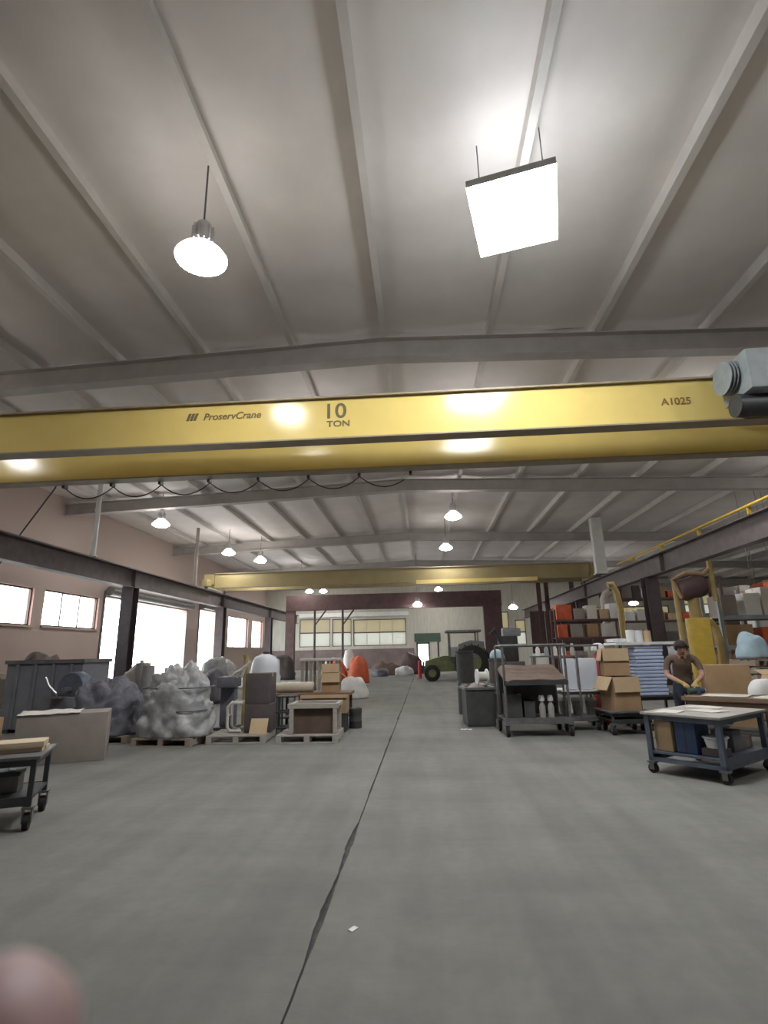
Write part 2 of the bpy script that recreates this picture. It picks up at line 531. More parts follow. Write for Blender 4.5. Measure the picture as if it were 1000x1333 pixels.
def runway(x, label, sgn):
    t = thing('runway_beam', label, 'beam', (x, 0, 4.48))
    sbox('web', 'beam_dark', t, -0.015, 0.015, Y0 + 0.1, 54.2, 0.03, 0.75)
    sbox('bottom_flange', 'beam_dark', t, -0.19, 0.19, Y0 + 0.1, 54.2, 0, 0.03)
    sbox('top_flange', 'beam_dark', t, -0.25, 0.25, Y0 + 0.1, 54.2, 0.75, 0.79)
    r = B().box(-0.03, 0.03, Y0 + 0.1, 54.2, 0.79, 0.87)
    r.box(-0.06, 0.06, Y0 + 0.1, 54.2, 0.79, 0.805)
    r.obj('crane_rail', 'steel_gray', t)
    for y in (1.0, 11.6, 22.6, 33.4, 44.2):
        b = B()
        for dx in (-1, 1):
            b.box(dx * 0.015, dx * 0.18, y - 0.01, y + 0.01, 0.03, 0.75)
        b.obj('stiffener', 'beam_dark', t)
    return t
runway(BL, 'dark steel crane runway beam passing before the bright brick wall windows', 1)
tR = runway(BR, 'dark brown crane runway beam beside the storage racks with yellow conductor bar', -1)
b = B()
b.tube([(-0.3, Y0 + 0.5, 1.02), (-0.3, 27, 1.02)], 0.045, 8)
for y in range(-8, 27, 3):
    b.box(-0.31, -0.2, y, y + 0.05, 0.77, 1.02)
b.obj('conductor_bar', 'yellow', tR)

# ------------------------------------------------------------------ bridge cranes
def text_mesh(body, size, depth=0.004, sx=1.0, shear=0.0):
    cu = bpy.data.curves.new('lettering', 'FONT')
    cu.body = body
    cu.size = size
    cu.extrude = depth
    cu.shear = shear
    cu.align_x = 'CENTER'
    cu.offset = size * 0.012
    tmp = bpy.data.objects.new('tmp', cu)
    C.objects.link(tmp)
    dg = bpy.context.evaluated_depsgraph_get()
    me = bpy.data.meshes.new_from_object(tmp.evaluated_get(dg))
    bpy.data.objects.remove(tmp)
    me.transform(Matrix.Rotation(R(90), 4, 'X') @ Matrix.Diagonal((sx, 1, 1, 1)))
    return me
def crane(y, label, paint, letters):
    t = thing('bridge_crane', label, 'crane', (0, y, 5.35))
    xa, xb = BL + 0.35, BR - 0.35
    z0, z1 = 0.10, 0.93
    for k, dy in enumerate((0.0, 1.75)):
        g = sbox('girder', paint, t, xa, xb, dy, dy + 0.27, z0 + 0.02, z1 - 0.02)
        sbox('bottom_flange', 'crane_flange', g, xa, xb, dy - 0.025, dy + 0.295, z0 - 0.01, z0 + 0.018)
        sbox('top_flange', 'crane_flange', g, xa, xb, dy - 0.07, dy + 0.34, z1 - 0.018, z1 + 0.015)
        sbox('trolley_rail', 'steel_gray', g, xa, xb, dy + 0.1, dy + 0.17, z1 + 0.017, z1 + 0.045)
        if letters and k == 0:
            for body, size, x, z, m, sx, sh in (('ProservCrane', 0.20, -3.52, 0.60, 'letter', 1.0, 0.25), ('10', 0.42, -1.52, 0.52, 'letter', 1.1, 0.0),
                                               ('TON', 0.17, -1.45, 0.34, 'letter', 1.2, 0.0), ('A1025', 0.19, 4.75, 0.45, 'letter_red', 1.05, 0.0)):
                link('lettering', text_mesh(body, size, sx=sx, shear=sh), m, g, (x, dy - 0.004, z))
            lg = B()
            for q in range(3):
                lg.prism([(-4.42 + q * 0.07, 0.60), (-4.37 + q * 0.07, 0.60), (-4.32 + q * 0.07, 0.75), (-4.37 + q * 0.07, 0.75)], dy - 0.008, dy + 0.001)
            lg.obj('emblem', 'letter', g)
    for x in (BL, BR):
        e = sbox('end_truck', paint, t, x - 0.16, x + 0.16, -0.7, 2.9, 0.13, 0.55, 0.02)
        for ys in (0.0, 1.75):
            sbox('saddle', paint, e, x - 0.32, x + 0.32, ys, ys + 0.27, 0.3, 0.9)
        for yy in (-0.4, 2.6):
            B().cyl((x - 0.06, yy, 0.15), (x + 0.06, yy, 0.15), 0.15, seg=18).obj('wheel', 'steel_gray', e, smooth=True)
    return t
c1 = crane(9.33, 'glossy yellow double girder bridge crane lettered 10 ton', 'crane_yellow', True)
c2 = crane(31.2, 'dull ochre bridge crane without lettering, standing past the ten ton crane', 'crane_old', False)
sbox('lit_edge_strip', 'crane_yellow', c2, -0.3, 6.6, -0.1, -0.07, -0.02, 0.2)  # added strip, its brighter yellow stands in for the lit lower edge
# hoist trolley on the near crane
h = sbox('hoist_housing', 'hoist_gray', c1, 5.5, 6.9, -0.95, -0.10, 0.26, 0.98, 0.05)
b = B()
for i in range(7):
    b.cyl((5.32 + i * 0.028, -0.5, 0.66), (5.335 + i * 0.028, -0.5, 0.66), 0.29 - 0.02 * (i % 2) * 3, seg=20)
b.obj('cooling_fins', 'hoist_gray', h, smooth=True)
B().cyl((5.42, -0.55, 0.12), (6.9, -0.55, 0.12), 0.2, seg=20).obj('drum', 'dark_metal', h, smooth=True)
sbox('trolley_frame', 'hoist_gray', c1, 5.6, 6.8, -0.1, 2.0, 1.02, 1.14)
B().cyl((6.2, -0.55, -0.02), (6.2, -0.55, -0.35), 0.012, seg=6).cyl((6.3, -0.55, -0.02), (6.3, -0.55, -0.35), 0.012, seg=6).obj('hoist_rope', 'dark_metal', h)
B().box(6.12, 6.38, -0.65, -0.45, -0.6, -0.34).tube([(6.25, -0.55, -0.6), (6.25, -0.55, -0.7), (6.32, -0.55, -0.78), (6.25, -0.55, -0.86), (6.18, -0.55, -0.8)], 0.03, 8).obj('hook_block', 'yellow', h)
# festoon cable loops below the rear girder
b = B()
pts = []
n = 7
for i in range(n):
    x0 = -8.2 + i * 1.15
    for k in range(8):
        u = k / 8
        pts.append((x0 + 1.15 * u, 2.13, 0.04 - 0.26 * 4 * u * (1 - u)))
b.tube(pts, 0.014, 6)
for i in range(n + 1):
    b.box(-8.23 + i * 1.15, -8.17 + i * 1.15, 2.02, 2.16, 0.03, 0.12)
b.obj('festoon_cable', 'dark_metal', c1)

# ------------------------------------------------------------------ lamps
def lamp_proto():
    t = thing('high_bay_lamp', 'round white high bay lamp glowing under the roof, hung on a thin rod', 'lamp', (0, 0, 0), 0, 'round high bay lamps under the roof')
    B().lathe([(0.01, -0.13), (0.15, -0.12), (0.28, -0.08), (0.345, -0.02), (0.36, 0.0), (0.01, 0.0)], 28).obj('lens', 'lens', t, smooth='all')
    B().lathe([(0.37, -0.02), (0.38, 0.01), (0.33, 0.08), (0.22, 0.18), (0.13, 0.25), (0.12, 0.25), (0.20, 0.17), (0.31, 0.07), (0.355, 0.0)], 28).obj('shade', 'shade_glow', t, smooth='all')
    h = B().lathe([(0.001, 0.25), (0.13, 0.25), (0.13, 0.55), (0.10, 0.62), (0.001, 0.62)], 20).obj('ballast_housing', 'aluminium', t, smooth=True)
    b = B()
    for k in range(12):
        a = k * math.pi / 6
        b.box(0.12, 0.165, -0.008, 0.008, 0.28, 0.54, M=Matrix.Rotation(a, 4, 'Z'))
    b.obj('fins', 'aluminium', h)
    return t
L0 = lamp_proto()
LP = [(-3.10, 6.62, 7.3), (-3.1, 14.9, 7.3), (1.48, 14.8, 7.3), (-11.56, 22.73, 7.3), (-11.1, 30.1, 7.3), (-9.9, 32.4, 7.2), (1.52, 23.31, 7.3), (1.48, 30.5, 7.25),
      (-10.7, 51.0, 7.3), (-9.4, 51.2, 7.3), (1.6, 51.6, 7.2), (-0.28, 47.4, 6.25), (-0.36, 42.3, 5.05), (8.0, 5.5, 7.2), (8.0, 15.0, 7.2),
      (-11.6, 8.0, 7.2), (13.4, 41.4, 6.25), (14.6, 48.2, 6.25), (17.1, 45.4, 4.95), (7.6, 46.3, 4.95), (17.75, 30.0, 3.6), (15.0, 20.0, 6.8), (22.0, 20.0, 6.8), (-9.5, 42, 7.3)]
LL = {0: 'round high bay lamp before the lettered yellow crane, by the square lamp', 3: 'round high bay lamp above the window side runway beam, near the white riser pipe',
      4: 'round high bay lamp over the ochre crane end, nearest the thin pale riser', 5: 'round high bay lamp over the ochre crane, beside the one nearest the thin riser',
      6: 'round high bay lamp in line with square lamp, just past the yellow lettered crane', 7: 'round high bay lamp in line with the square lamp, above the ochre crane',
      1: 'round high bay lamp hidden past the lettered crane, on the brick wall side', 2: 'round high bay lamp hidden past the lettered crane, in line with square lamp',
      8: 'round lamp of the pair beyond the portal header, nearer the brick wall', 9: 'round lamp of the pair beyond the portal header, nearer the aisle',
      10: 'round high bay lamp behind the portal header, above its wide post side', 11: 'upper of two stacked looking lamps hung before the far doorway',
      12: 'lowest lamp hung right in front of the portal header, before the far doorway', 13: 'round high bay lamp beside the crane hoist, on the near side of the girders',
      14: 'round high bay lamp past the crane hoist, on the far side of the girders', 15: 'round high bay lamp by the brick wall end of the lettered crane',
      16: 'low hung round lamp by the dark maroon partition', 17: 'low hung round lamp behind the dark maroon partition', 18: 'low hung round lamp deepest in the side bay, beside the runway column',
      19: 'low hung round lamp right beside the wide maroon portal post', 20: 'very low round lamp over the grey side bay rack', 21: 'round lamp above the tall brown side bay rack',
      22: 'round lamp farthest out over the side bay', 23: 'round high bay lamp just before the portal header, on the brick wall side'}
for i, (x, y, z) in enumerate(LP):
    t = L0 if i == 0 else copy_tree(L0)
    t.location = (x, y, z)
    B().cyl((0, 0, 0.62), (0, 0, zc(x) - z - 0.05), 0.015, seg=8).obj('hanging_rod', 'steel_gray', t)
    t['label'] = 'round white high bay lamp glowing under the roof, hung on a thin rod'
    if i in LL:
        t['label'] = LL[i]
    elif z < 7:
        t['label'] = 'round high bay lamp on a long drop rod, hanging lower than the roof row'
        t['group'] = 'low hung high bay lamps'
L2 = thing('square_lamp', 'square high bay panel lamp enlarged to its glare, cool white, brightest in the hall', 'lamp', (1.54, 6.54, 7.6), R(-14))
sbox('panel', 'lens_square', L2, -0.58, 0.58, -0.66, 0.66, -0.03, 0.03)  # panel enlarged, the lamp's glare is built into its size
B().box(-0.59, 0.59, -0.67, 0.67, 0.03, 0.14).obj('frame', 'white', L2)
sbox('added_uplight_slab', 'added_uplight_glow', L2, -0.42, 0.42, -0.5, 0.5, 0.14, 0.2)  # added glowing slab that brightens the ceiling over the lamp
b = B()
for sx in (-0.46, 0.46):
    b.cyl((sx, 0, 0.16), (sx, 0, 1.42), 0.01, seg=6)
b.obj('hanging_rod', 'steel_gray', L2)

# pipes rising from the runway beams, roof cables
def pipe(x, y, r, z0, z1, label, m):
    t = thing('riser_pipe', label, 'pipe', (x, y, z0))
    B().cyl((0, 0, 0), (0, 0, z1 - z0), r, seg=12).obj('tube', m, t, smooth=True)
    B().cyl((0, 0, 0), (0, 0, 0.05), r + 0.05, seg=12).cyl((0, 0, (z1 - z0) * 0.55), (0, 0, (z1 - z0) * 0.55 + 0.08), r + 0.02, seg=12).obj('coupling', m, t, smooth=True)
pipe(-12.45, 19.4, 0.09, 5.3, 8.55, 'white vertical riser pipe above the runway beam, near the wide wall windows', 'white')
pipe(-12.45, 28.8, 0.09, 5.3, 8.55, 'thin pale riser pipe on the runway beam, near the open bay doorway', 'crate_wood')
t = thing('duct', 'white rectangular duct dropping from roof onto dark runway beam', 'duct', (9.75, 29.6, 5.38))
sbox('sleeve', 'white', t, -0.36, 0.2, -0.2, 0.2, 0.0, 3.1, 0.02)
sbox('flange', 'white', t, -0.42, 0.26, -0.25, 0.25, 0.0, 0.06)
t = thing('drop_pipe', 'pale fat pipe dropping below the runway beam behind the cartons', 'pipe', (9.0, 27.6, 0))
B().tube([(0, 0, 0), (0, 0, 3.9), (0.1, 0, 4.1), (0.3, 0, 4.2)], 0.2, 12).obj('tube', 'crate_wood', t, smooth=True)
B().cyl((0, 0, 2.0), (0, 0, 2.12), 0.25, seg=14).obj('collar', 'crate_wood', t, smooth=True)
t = thing('roof_cable', 'thin dark cable slanting from roof down past window wall', 'cable', (-13.0, 17.0, 3.9))
B().tube([(-1.9, 0.3, 0.0), (-0.6, 0.1, 1.9), (0.45, 0.0, 3.4), (0.7, 0.0, 4.75)], 0.025, 6).obj('strand', 'dark_metal', t)
B().cyl((-1.9, 0.3, -0.12), (-1.9, 0.3, 0.02), 0.05, seg=8).obj('end_plug', 'dark_metal', t)

# maroon portal frame near the far end
t = thing('portal_frame', 'maroon steel portal frame with deep header beam before the far windows', 'portal frame', (0, 43.2, 0))
sbox('header', 'maroon', t, -10.9, 6.2, -0.2, 0.2, 4.95, 6.1)
sbox('header_flange', 'maroon', t, -10.9, 6.2, -0.3, 0.3, 4.9, 4.95)
for (x0, x1) in ((-10.9, -10.2), (4.75, 6.15)):
    p = sbox('post', 'maroon', t, x0, x1, -0.25, 0.25, 0.04, 4.9)
    sbox('base_plate', 'maroon', p, x0 - 0.1, x1 + 0.1, -0.35, 0.35, 0, 0.04)
for x in (-8.6, -6.35):
    b = B()
    b.tube([(x, 0, 0), (x, 0, 4.9)], 0.09, 8)
    b.tube([(x, 0, 3.7), (x + 0.9, 0, 4.9)], 0.06, 8)
    b.obj('braced_post', 'post_dark', t)
b = B()
for x in (8.2, 8.9, 10.6, 11.8, 12.6):
    tt = column(x, 38.5 + (x % 2), 6.4, 'slim maroon steel post among the dark racks past the rack side runway', 0.25, 0.25, 'maroon', 'slim maroon posts')
t = thing('partition', 'dark maroon sheet partition between slim maroon posts', 'partition', (0, 41.5, 0))
for i in range(5):
    sbox('sheet', 'maroon', t, 8.0 + i * 1.1, 9.07 + i * 1.1, 0, 0.06, 0.02, 4.3)
sbox('rail', 'post_dark', t, 8.0, 13.5, 0.06, 0.12, 0.0, 0.1)

# ------------------------------------------------------------------ builders for goods and carts
def caster(parent, x, y, r=0.07, top=0.2, m='steel_gray'):
    c = B().box(x - 0.012 - 0.03, x - 0.03, y - 0.03, y + 0.03, r * 0.8, top - 0.015).box(x + 0.03, x + 0.042, y - 0.03, y + 0.03, r * 0.8, top - 0.015).box(x - 0.05, x + 0.05, y - 0.05, y + 0.05, top - 0.02, top).obj('caster_fork', m, parent)
    B().cyl((x - 0.025, y, r), (x + 0.025, y, r), r, seg=16).obj('wheel', 'rubber', c, smooth=True)
def carton(name, label, loc, rz, sx, sy, sz, m='cardboard', flaps=0, tape=True, group=None, cat='box', angs=(115, 100, 130, 120), fl=0.45, skip=()):
    """carton with real board thickness; flaps > 0 leaves the top open with folded flaps"""
    t = thing(name, label, cat, loc, rz, group)
    k = 0.012
    b = B()
    if flaps:
        b.box(-sx / 2, sx / 2, -sy / 2, sy / 2, 0, k)
        b.box(-sx / 2, sx / 2, -sy / 2, -sy / 2 + k, k, sz).box(-sx / 2, sx / 2, sy / 2 - k, sy / 2, k, sz)
        b.box(-sx / 2, -sx / 2 + k, -sy / 2 + k, sy / 2 - k, k, sz).box(sx / 2 - k, sx / 2, -sy / 2 + k, sy / 2 - k, k, sz)
        b.obj('body', m, t)
        d = min(sx, sy) * fl
        for i, (ax, px, py) in enumerate((('Y', sx / 2, 0), ('Y', -sx / 2, 0), ('X', 0, -sy / 2), ('X', 0, sy / 2))):
            if i in skip:
                continue
            a = R(angs[i])
            f = B()
            if ax == 'Y':
                s = 1 if px > 0 else -1
                f.box(0, d, -sy / 2, sy / 2, 0, k)
                f.xf(Matrix.Translation((px, 0, sz)) @ Matrix.Rotation(R(0) if s > 0 else R(180), 4, 'Z') @ Matrix.Rotation(a - R(90), 4, 'Y'))
            else:
                s = 1 if py > 0 else -1
                f.box(0, d, -sx / 2, sx / 2, 0, k)
                f.xf(Matrix.Translation((0, py, sz)) @ Matrix.Rotation(R(90) if s > 0 else R(-90), 4, 'Z') @ Matrix.Rotation(a - R(90), 4, 'Y'))
            f.obj('flap', m if m != 'cardboard' else 'cardboard_light', t)
    else:
        b.box(-sx / 2, sx / 2, -sy / 2, sy / 2, 0, sz, 0.012)
        b.obj('body', m, t, smooth=True)
        if tape:
            B().box(-sx / 2 - 0.002, sx / 2 + 0.002, -0.03, 0.03, sz - 0.07, sz + 0.003).obj('tape', 'tape', t)
            B().box(-sx / 2 + 0.02, sx / 2 - 0.02, -0.004, 0.004, sz, sz + 0.004).obj('lid_seam', 'cardboard_dark', t)
    return t
def pallet(label, loc, rz, sx=1.1, sy=0.95, m='pallet_wood', h=0.14):
    t = thing('pallet', label, 'pallet', loc, rz)
    n = 6
    for i in range(n):
        y = -sy / 2 + (sy - 0.1) * i / (n - 1)
        sbox('deck_board', m, t, -sx / 2, sx / 2, y, y + 0.1, h - 0.022, h)
    for x in (-sx / 2, -0.05, sx / 2 - 0.1):
        sbox('stringer', m, t, x, x + 0.1, -sy / 2, sy / 2, 0.022, h - 0.022)
    for y in (-sy / 2, -0.05, sy / 2 - 0.1):
        sbox('bottom_board', m, t, -sx / 2, sx / 2, y, y + 0.1, 0, 0.022)
    return t
TOP = {}
def heap(name, label, cat, loc, rz, sx, sy, sz, m, seed, amp=0.16, bags=None, freq=2.2, sq=2.6, n=40, parent=None):
    """a lumpy flat-bottomed bundle: superellipsoid pushed by folded noise"""
    b = B()
    nu, nv = n, n // 2
    rows = []
    for j in range(nv + 1):
        ph = math.pi / 2 * j / nv
        row = []
        for i in range(nu):
            th = 2 * math.pi * i / nu
            ct, st, cp, sp = math.cos(th), math.sin(th), math.cos(ph), math.sin(ph)
            rr = (abs(ct) ** sq + abs(st) ** sq) ** (-1 / sq)
            rp = (abs(cp) ** sq + abs(sp) ** sq) ** (-1 / sq)
            x, y, z = ct * rr * cp * rp, st * rr * cp * rp, sp * rp
            v = Vector((x * sx / 2 + seed, y * sy / 2 + seed * 0.37, z * sz)) * freq
            bil = 1.6 * abs(noise.noise(v)) + 0.7 * abs(noise.noise(v * 2.1)) - 0.55
            d = 1 + amp * 0.62 * (bil + 0.5 * noise.noise(v * 0.6) + (0.45 * abs(noise.noise(v * 4.3 + Vector((9, 2, 5)))) if n > 50 else 0))
            d = d if j < nv - 1 else 1 + (d - 1) * 0.6
            zz = max(0.0, z * d)
            row.append(b.bm.verts.new((x * d * sx / 2, y * d * sy / 2, zz * sz)))
            if j == nv:
                break
        rows.append(row)
    for j in range(nv):
        a, c = rows[j], rows[j + 1]
        for i in range(nu):
            if len(c) == 1:
                b.bm.faces.new((a[i], a[(i + 1) % nu], c[0]))
            else:
                b.bm.faces.new((a[i], a[(i + 1) % nu], c[(i + 1) % nu], c[i]))
    b.bm.faces.new(list(reversed(rows[0])))
    TOP[seed] = max(v.co.z for v in b.bm.verts)
    if parent is not None:
        return b.obj(name, m, parent, smooth='all', loc=loc, rz=rz)
    t = thing(name, label, cat, loc, rz)
    b.obj('cover', m, t, smooth='all')
    return t
def plain_cart(label, loc, rz, L, W, top, low, frame, deck, posts=None, name='work_cart', shelf=None, bar=0.045, cr=0.075, ct=0.2):
    t = thing(name, label, 'cart', loc, rz)
    hx, hy = L / 2, W / 2
    ph = posts or top
    for sx in (-1, 1):
        for sy in (-1, 1):
            x, y = sx * (hx - 0.06), sy * (hy - 0.06)
            sbox('leg', frame, t, x - bar / 2, x + bar / 2, y - bar / 2, y + bar / 2, ct, ph)
            caster(t, x, y, cr, ct)
    sbox('top', deck, t, -hx, hx, -hy, hy, top, top + 0.03, 0.006)
    b = B()
    for sy in (-1, 1):
        b.box(-hx + 0.06, hx - 0.06, sy * (hy - 0.06) - 0.02, sy * (hy - 0.06) + 0.02, top - 0.06, top)
    for sx in (-1, 1):
        b.box(sx * (hx - 0.06) - 0.02, sx * (hx - 0.06) + 0.02, -hy + 0.06, hy - 0.06, top - 0.06, top)
    b.obj('apron', frame, t)
    sbox('lower_shelf', shelf or frame, t, -hx + 0.04, hx - 0.04, -hy + 0.04, hy - 0.04, low, low + 0.025)
    for sy in (-1, 1):
        sbox('shelf_rail', frame, t, -hx + 0.04, hx - 0.04, sy * (hy - 0.05) - 0.015, sy * (hy - 0.05) + 0.015, low - 0.05, low + 0.03)
    return t

# ------------------------------------------------------------------ LEFT SIDE
RC = R(25)
plain_cart('dark grey steel cart stacked with pale planks beside the large grey carton', (-4.58, 5.42, 0), RC, 1.5, 0.82, 0.62, 0.26, 'dark_metal', 'steel_gray')
for i, (dx, dy, dz, a) in enumerate(((0.02, -0.08, 0.58, 2), (-0.05, 0.10, 0.58, -1), (0.0, -0.02, 0.622, 3))):
    lab = ['pale sawn plank lying along the open side of the grey cart', 'pale sawn plank lying toward the carton side of the grey cart', 'pale sawn plank lying crosswise on top of two others'][i]
    o = B().box(-0.72, 0.72, *((-0.075, 0.075) if i < 2 else (-0.17, 0.17)), 0, 0.04 if i < 2 else 0.055, 0.004).obj('plank', 'plank', None, True, (-4.58 + dx, 5.42 + dy, dz + 0.072), RC + R(a))
    tag(o, lab, 'plank', 'planks on the grey cart')
t = thing('toolbox', 'small dark steel toolbox on the lower shelf of plank cart', 'toolbox', (-4.3, 5.56, 0.287), RC)
sbox('body', 'steel_gray', t, -0.22, 0.22, -0.12, 0.12, 0, 0.15, 0.01)
sbox('lid', 'dark_metal', t, -0.23, 0.23, -0.125, 0.125, 0.15, 0.19, 0.01)
B().tube([(-0.1, 0, 0.19), (-0.1, 0, 0.22), (0.1, 0, 0.22), (0.1, 0, 0.19)], 0.008, 6).obj('handle', 'aluminium', t)

carton('large_carton', 'long greyish brown carton with pale torn lid on the floor behind plank cart', (-5.80, 8.86, 0.0), R(26), 1.25, 0.7, 0.72, 'cardboard_gray', tape=False)
o = heap('torn_lid', '', '', (0, 0, 0), 0, 1, 1, 1, 'paper', 3, parent=bpy.data.objects['large_carton']) if False else None
b = B()
b.grid(14, 6, lambda u, v: (-0.63 + 0.85 * u, -0.37 + 0.5 * v, 0.735 + 0.035 * noise.noise((u * 5, v * 3, 1)) + 0.02 * v), 0.008)
b.obj('torn_flap', 'paper', bpy.data.objects['large_carton'], smooth='all')
carton('carton', 'tan carton under the pale blue plastic sack', (-7.15, 8.35, 0), R(20), 0.9, 0.7, 0.66, 'cardboard', tape=True)
t = heap('plastic_sack', 'pale blue plastic sack slumped on tan carton', 'sack', (-7.05, 8.3, 0.665), 0, 0.8, 0.55, 0.3, 'pale_blue', 11, 0.22)
# slate bin and guarded machine behind
t = thing('steel_bin', 'big slate grey steel bin standing behind the long greyish carton', 'bin', (-8.55, 12.6, 0), R(4))
for (x0, x1, y0, y1) in ((-0.85, 0.85, -0.6, -0.56), (-0.85, 0.85, 0.56, 0.6), (-0.85, -0.81, -0.56, 0.56), (0.81, 0.85, -0.56, 0.56)):
    sbox('side', 'bin_slate', t, x0, x1, y0, y1, 0.1, 1.5)
sbox('bottom', 'bin_slate', t, -0.85, 0.85, -0.6, 0.6, 0.08, 0.12)
B().box(-0.89, 0.89, -0.64, -0.56, 1.46, 1.54).box(-0.89, 0.89, 0.56, 0.64, 1.46, 1.54).box(-0.89, -0.81, -0.56, 0.56, 1.46, 1.54).box(0.81, 0.89, -0.56, 0.56, 1.46, 1.54).obj('rim', 'steel_gray', t)
b = B()
for x in (-0.6, -0.2, 0.2, 0.6):
    b.box(x - 0.03, x + 0.03, -0.63, -0.6, 0.1, 1.46)
b.obj('rib', 'bin_slate', t)
for x in (-0.7, 0.7):
    sbox('skid', 'dark_metal', t, x - 0.06, x + 0.06, -0.6, 0.6, 0, 0.08)
t = thing('grinder', 'slate blue grinding machine with rounded wheel guard beside slate steel bin', 'machine', (-7.45, 11.55, 0), R(-12))
sbox('pedestal', 'bin_slate', t, -0.3, 0.3, -0.28, 0.28, 0, 0.78, 0.03)
B().lathe([(0.001, -0.14), (0.34, -0.14), (0.36, -0.1), (0.36, 0.1), (0.34, 0.14), (0.001, 0.14)], 28).xf(Matrix.Translation((0, 0, 0.92)) @ Matrix.Rotation(R(90), 4, 'X')).obj('wheel_guard', 'steel_blue', t, smooth=True)
B().cyl((0, -0.14, 0.92), (0, -0.3, 0.92), 0.06, seg=14).obj('spindle', 'steel_gray', t, smooth=True)
sbox('tool_rest', 'steel_gray', t, -0.45, 0.02, -0.4, -0.18, 0.76, 0.79)
B().tube([(-0.32, -0.1, 0.79), (-0.5, -0.2, 1.0), (-0.6, -0.22, 1.18)], 0.025, 8).obj('lever', 'aluminium', t, smooth=True)
t = thing('tool_cabinet', 'pale tan cabinet against the slate bin side, nearer the brick wall', 'cabinet', (-10.35, 12.3, 0), 0)
sbox('body', 'cream', t, -0.45, 0.45, -0.35, 0.35, 0, 1.25, 0.01)
for i in range(4):
    d = sbox('drawer', 'paper', t, -0.42, 0.42, -0.365, -0.35, 0.08 + i * 0.29, 0.33 + i * 0.29)
    sbox('handle', 'steel_gray', d, -0.12, 0.12, -0.385, -0.365, 0.24 + i * 0.29, 0.26 + i * 0.29)

# tarped heap and wrapped bundle
pallet('low dark pallet under the slate tarp heap', (-6.22, 10.75, 0), R(10), 1.15, 1.0)
heap('tarp_heap', 'dark slate tarp thrown over a heap beside the silver wrapped bundle', 'tarp', (-6.22, 10.75, 0.14), R(10), 1.3, 1.1, 1.0, 'tarp_slate', 5.2, 0.22, freq=2.6, n=80)
pallet('pallet carrying the tall silver grey wrapped bundle', (-4.68, 10.45, 0), R(-6), 1.15, 1.0)
wb = heap('wrapped_bundle', 'tall silver grey plastic wrapped bundle bulging over its pallet', 'bundle', (-4.68, 10.45, 0.14), R(-6), 1.3, 1.05, 1.2, 'wrap_gray', 9.7, 0.24, freq=2.7, n=96)
b = B()
for z in (0.45, 0.85):
    pts = []
    for k in range(24):
        a = 2 * math.pi * k / 24
        c, s = math.cos(a), math.sin(a)
        rr = (abs(c) ** 3 + abs(s) ** 3) ** (-1 / 3)
        pts.append((c * rr * 0.63, s * rr * 0.49, z))
    b.tube(pts, 0.012, 6, closed=True)
b.obj('strap', 'tarp_slate', wb)
for i in range(4):
    x, y = -5.45 - i * 0.35, 12.1 + 0.35 * (i % 2)
    t = thing('foil_roll', '%s silver foil roll standing upright behind the wrapped bundle' % ['shortest', 'second shortest', 'second tallest', 'tallest'][i], 'roll', (x, y, 0), 0, 'upright foil rolls')
    B().cyl((0, 0, 0), (0, 0, 1.25 + 0.06 * i), 0.13, seg=18).obj('foil', 'aluminium', t, smooth=True)
    B().cyl((0, 0, 1.25 + 0.06 * i), (0, 0, 1.31 + 0.06 * i), 0.04, seg=12).obj('core', 'cardboard_light', t, smooth=True)

# pallet F : machine leg, cartons, bent frame, leaning board
pallet('pallet with stacked dark cartons and a leaning tan board', (-3.5, 10.72, 0), R(4), 1.08, 0.95, 'crate_wood')
carton('dark_carton', 'umber brown carton, lower one of the dark stack on pallet', (-3.2, 10.85, 0.142), R(4), 0.5, 0.5, 0.5, 'carton_umber', tape=False)
carton('dark_carton', 'umber brown carton, topmost on the dark stack', (-3.21, 10.86, 0.645), R(-2), 0.46, 0.48, 0.56, 'carton_umber')
t = thing('bent_frame', 'pale grey bent tube frame standing next to dark cartons', 'frame', (-3.7, 10.6, 0.142), R(4))
B().tube([(0.22, 0, 0.52), (0.02, 0, 0.54), (-0.06, 0, 0.46), (-0.06, 0, 0.1), (0.0, 0, 0.03), (0.2, 0, 0.03)], 0.03, 10).obj('front_tube', 'paper', t, smooth=True)
B().tube([(0.22, 0.3, 0.52), (0.02, 0.3, 0.54), (-0.06, 0.3, 0.46), (-0.06, 0.3, 0.1), (0.0, 0.3, 0.03), (0.2, 0.3, 0.03)], 0.03, 10).obj('rear_tube', 'paper', t, smooth=True)
B().cyl((-0.06, 0, 0.3), (-0.06, 0.3, 0.3), 0.02, seg=8).cyl((0.1, 0, 0.03), (0.1, 0.3, 0.03), 0.02, seg=8).obj('crossbar', 'paper', t, smooth=True)
o = B().box(-0.16, 0.16, -0.008, 0.008, 0, 0.30).xf(Matrix.Rotation(R(-34), 4, 'X')).obj('leaning_board', 'cardboard_light', None, False, (-3.1, 10.37, 0.145), R(4))
tag(o, 'tan cardboard sheet leaning on the lower dark carton', 'cardboard')
t = thing('drill_column', 'dark machine column with pale crank arms beside the stacked dark cartons', 'machine', (-4.2, 11.85, 0), R(6))
sbox('base', 'dark_metal', t, -0.22, 0.22, -0.3, 0.3, 0, 0.12, 0.02)
sbox('column', 'tarp_slate', t, -0.15, 0.15, -0.12, 0.2, 0.12, 1.0, 0.03)
sbox('head', 'tarp_slate', t, -0.17, 0.22, -0.4, 0.2, 0.9, 1.12, 0.04)
for i in range(3):
    B().tube([(0.12 + 0.1 * i, -0.3, 1.1), (0.2 + 0.1 * i, -0.35, 1.2 + 0.05 * i), (0.34 + 0.08 * i, -0.36, 1.26 + 0.08 * i)], 0.03, 8).obj('crank_arm', 'paper', t, smooth=True)

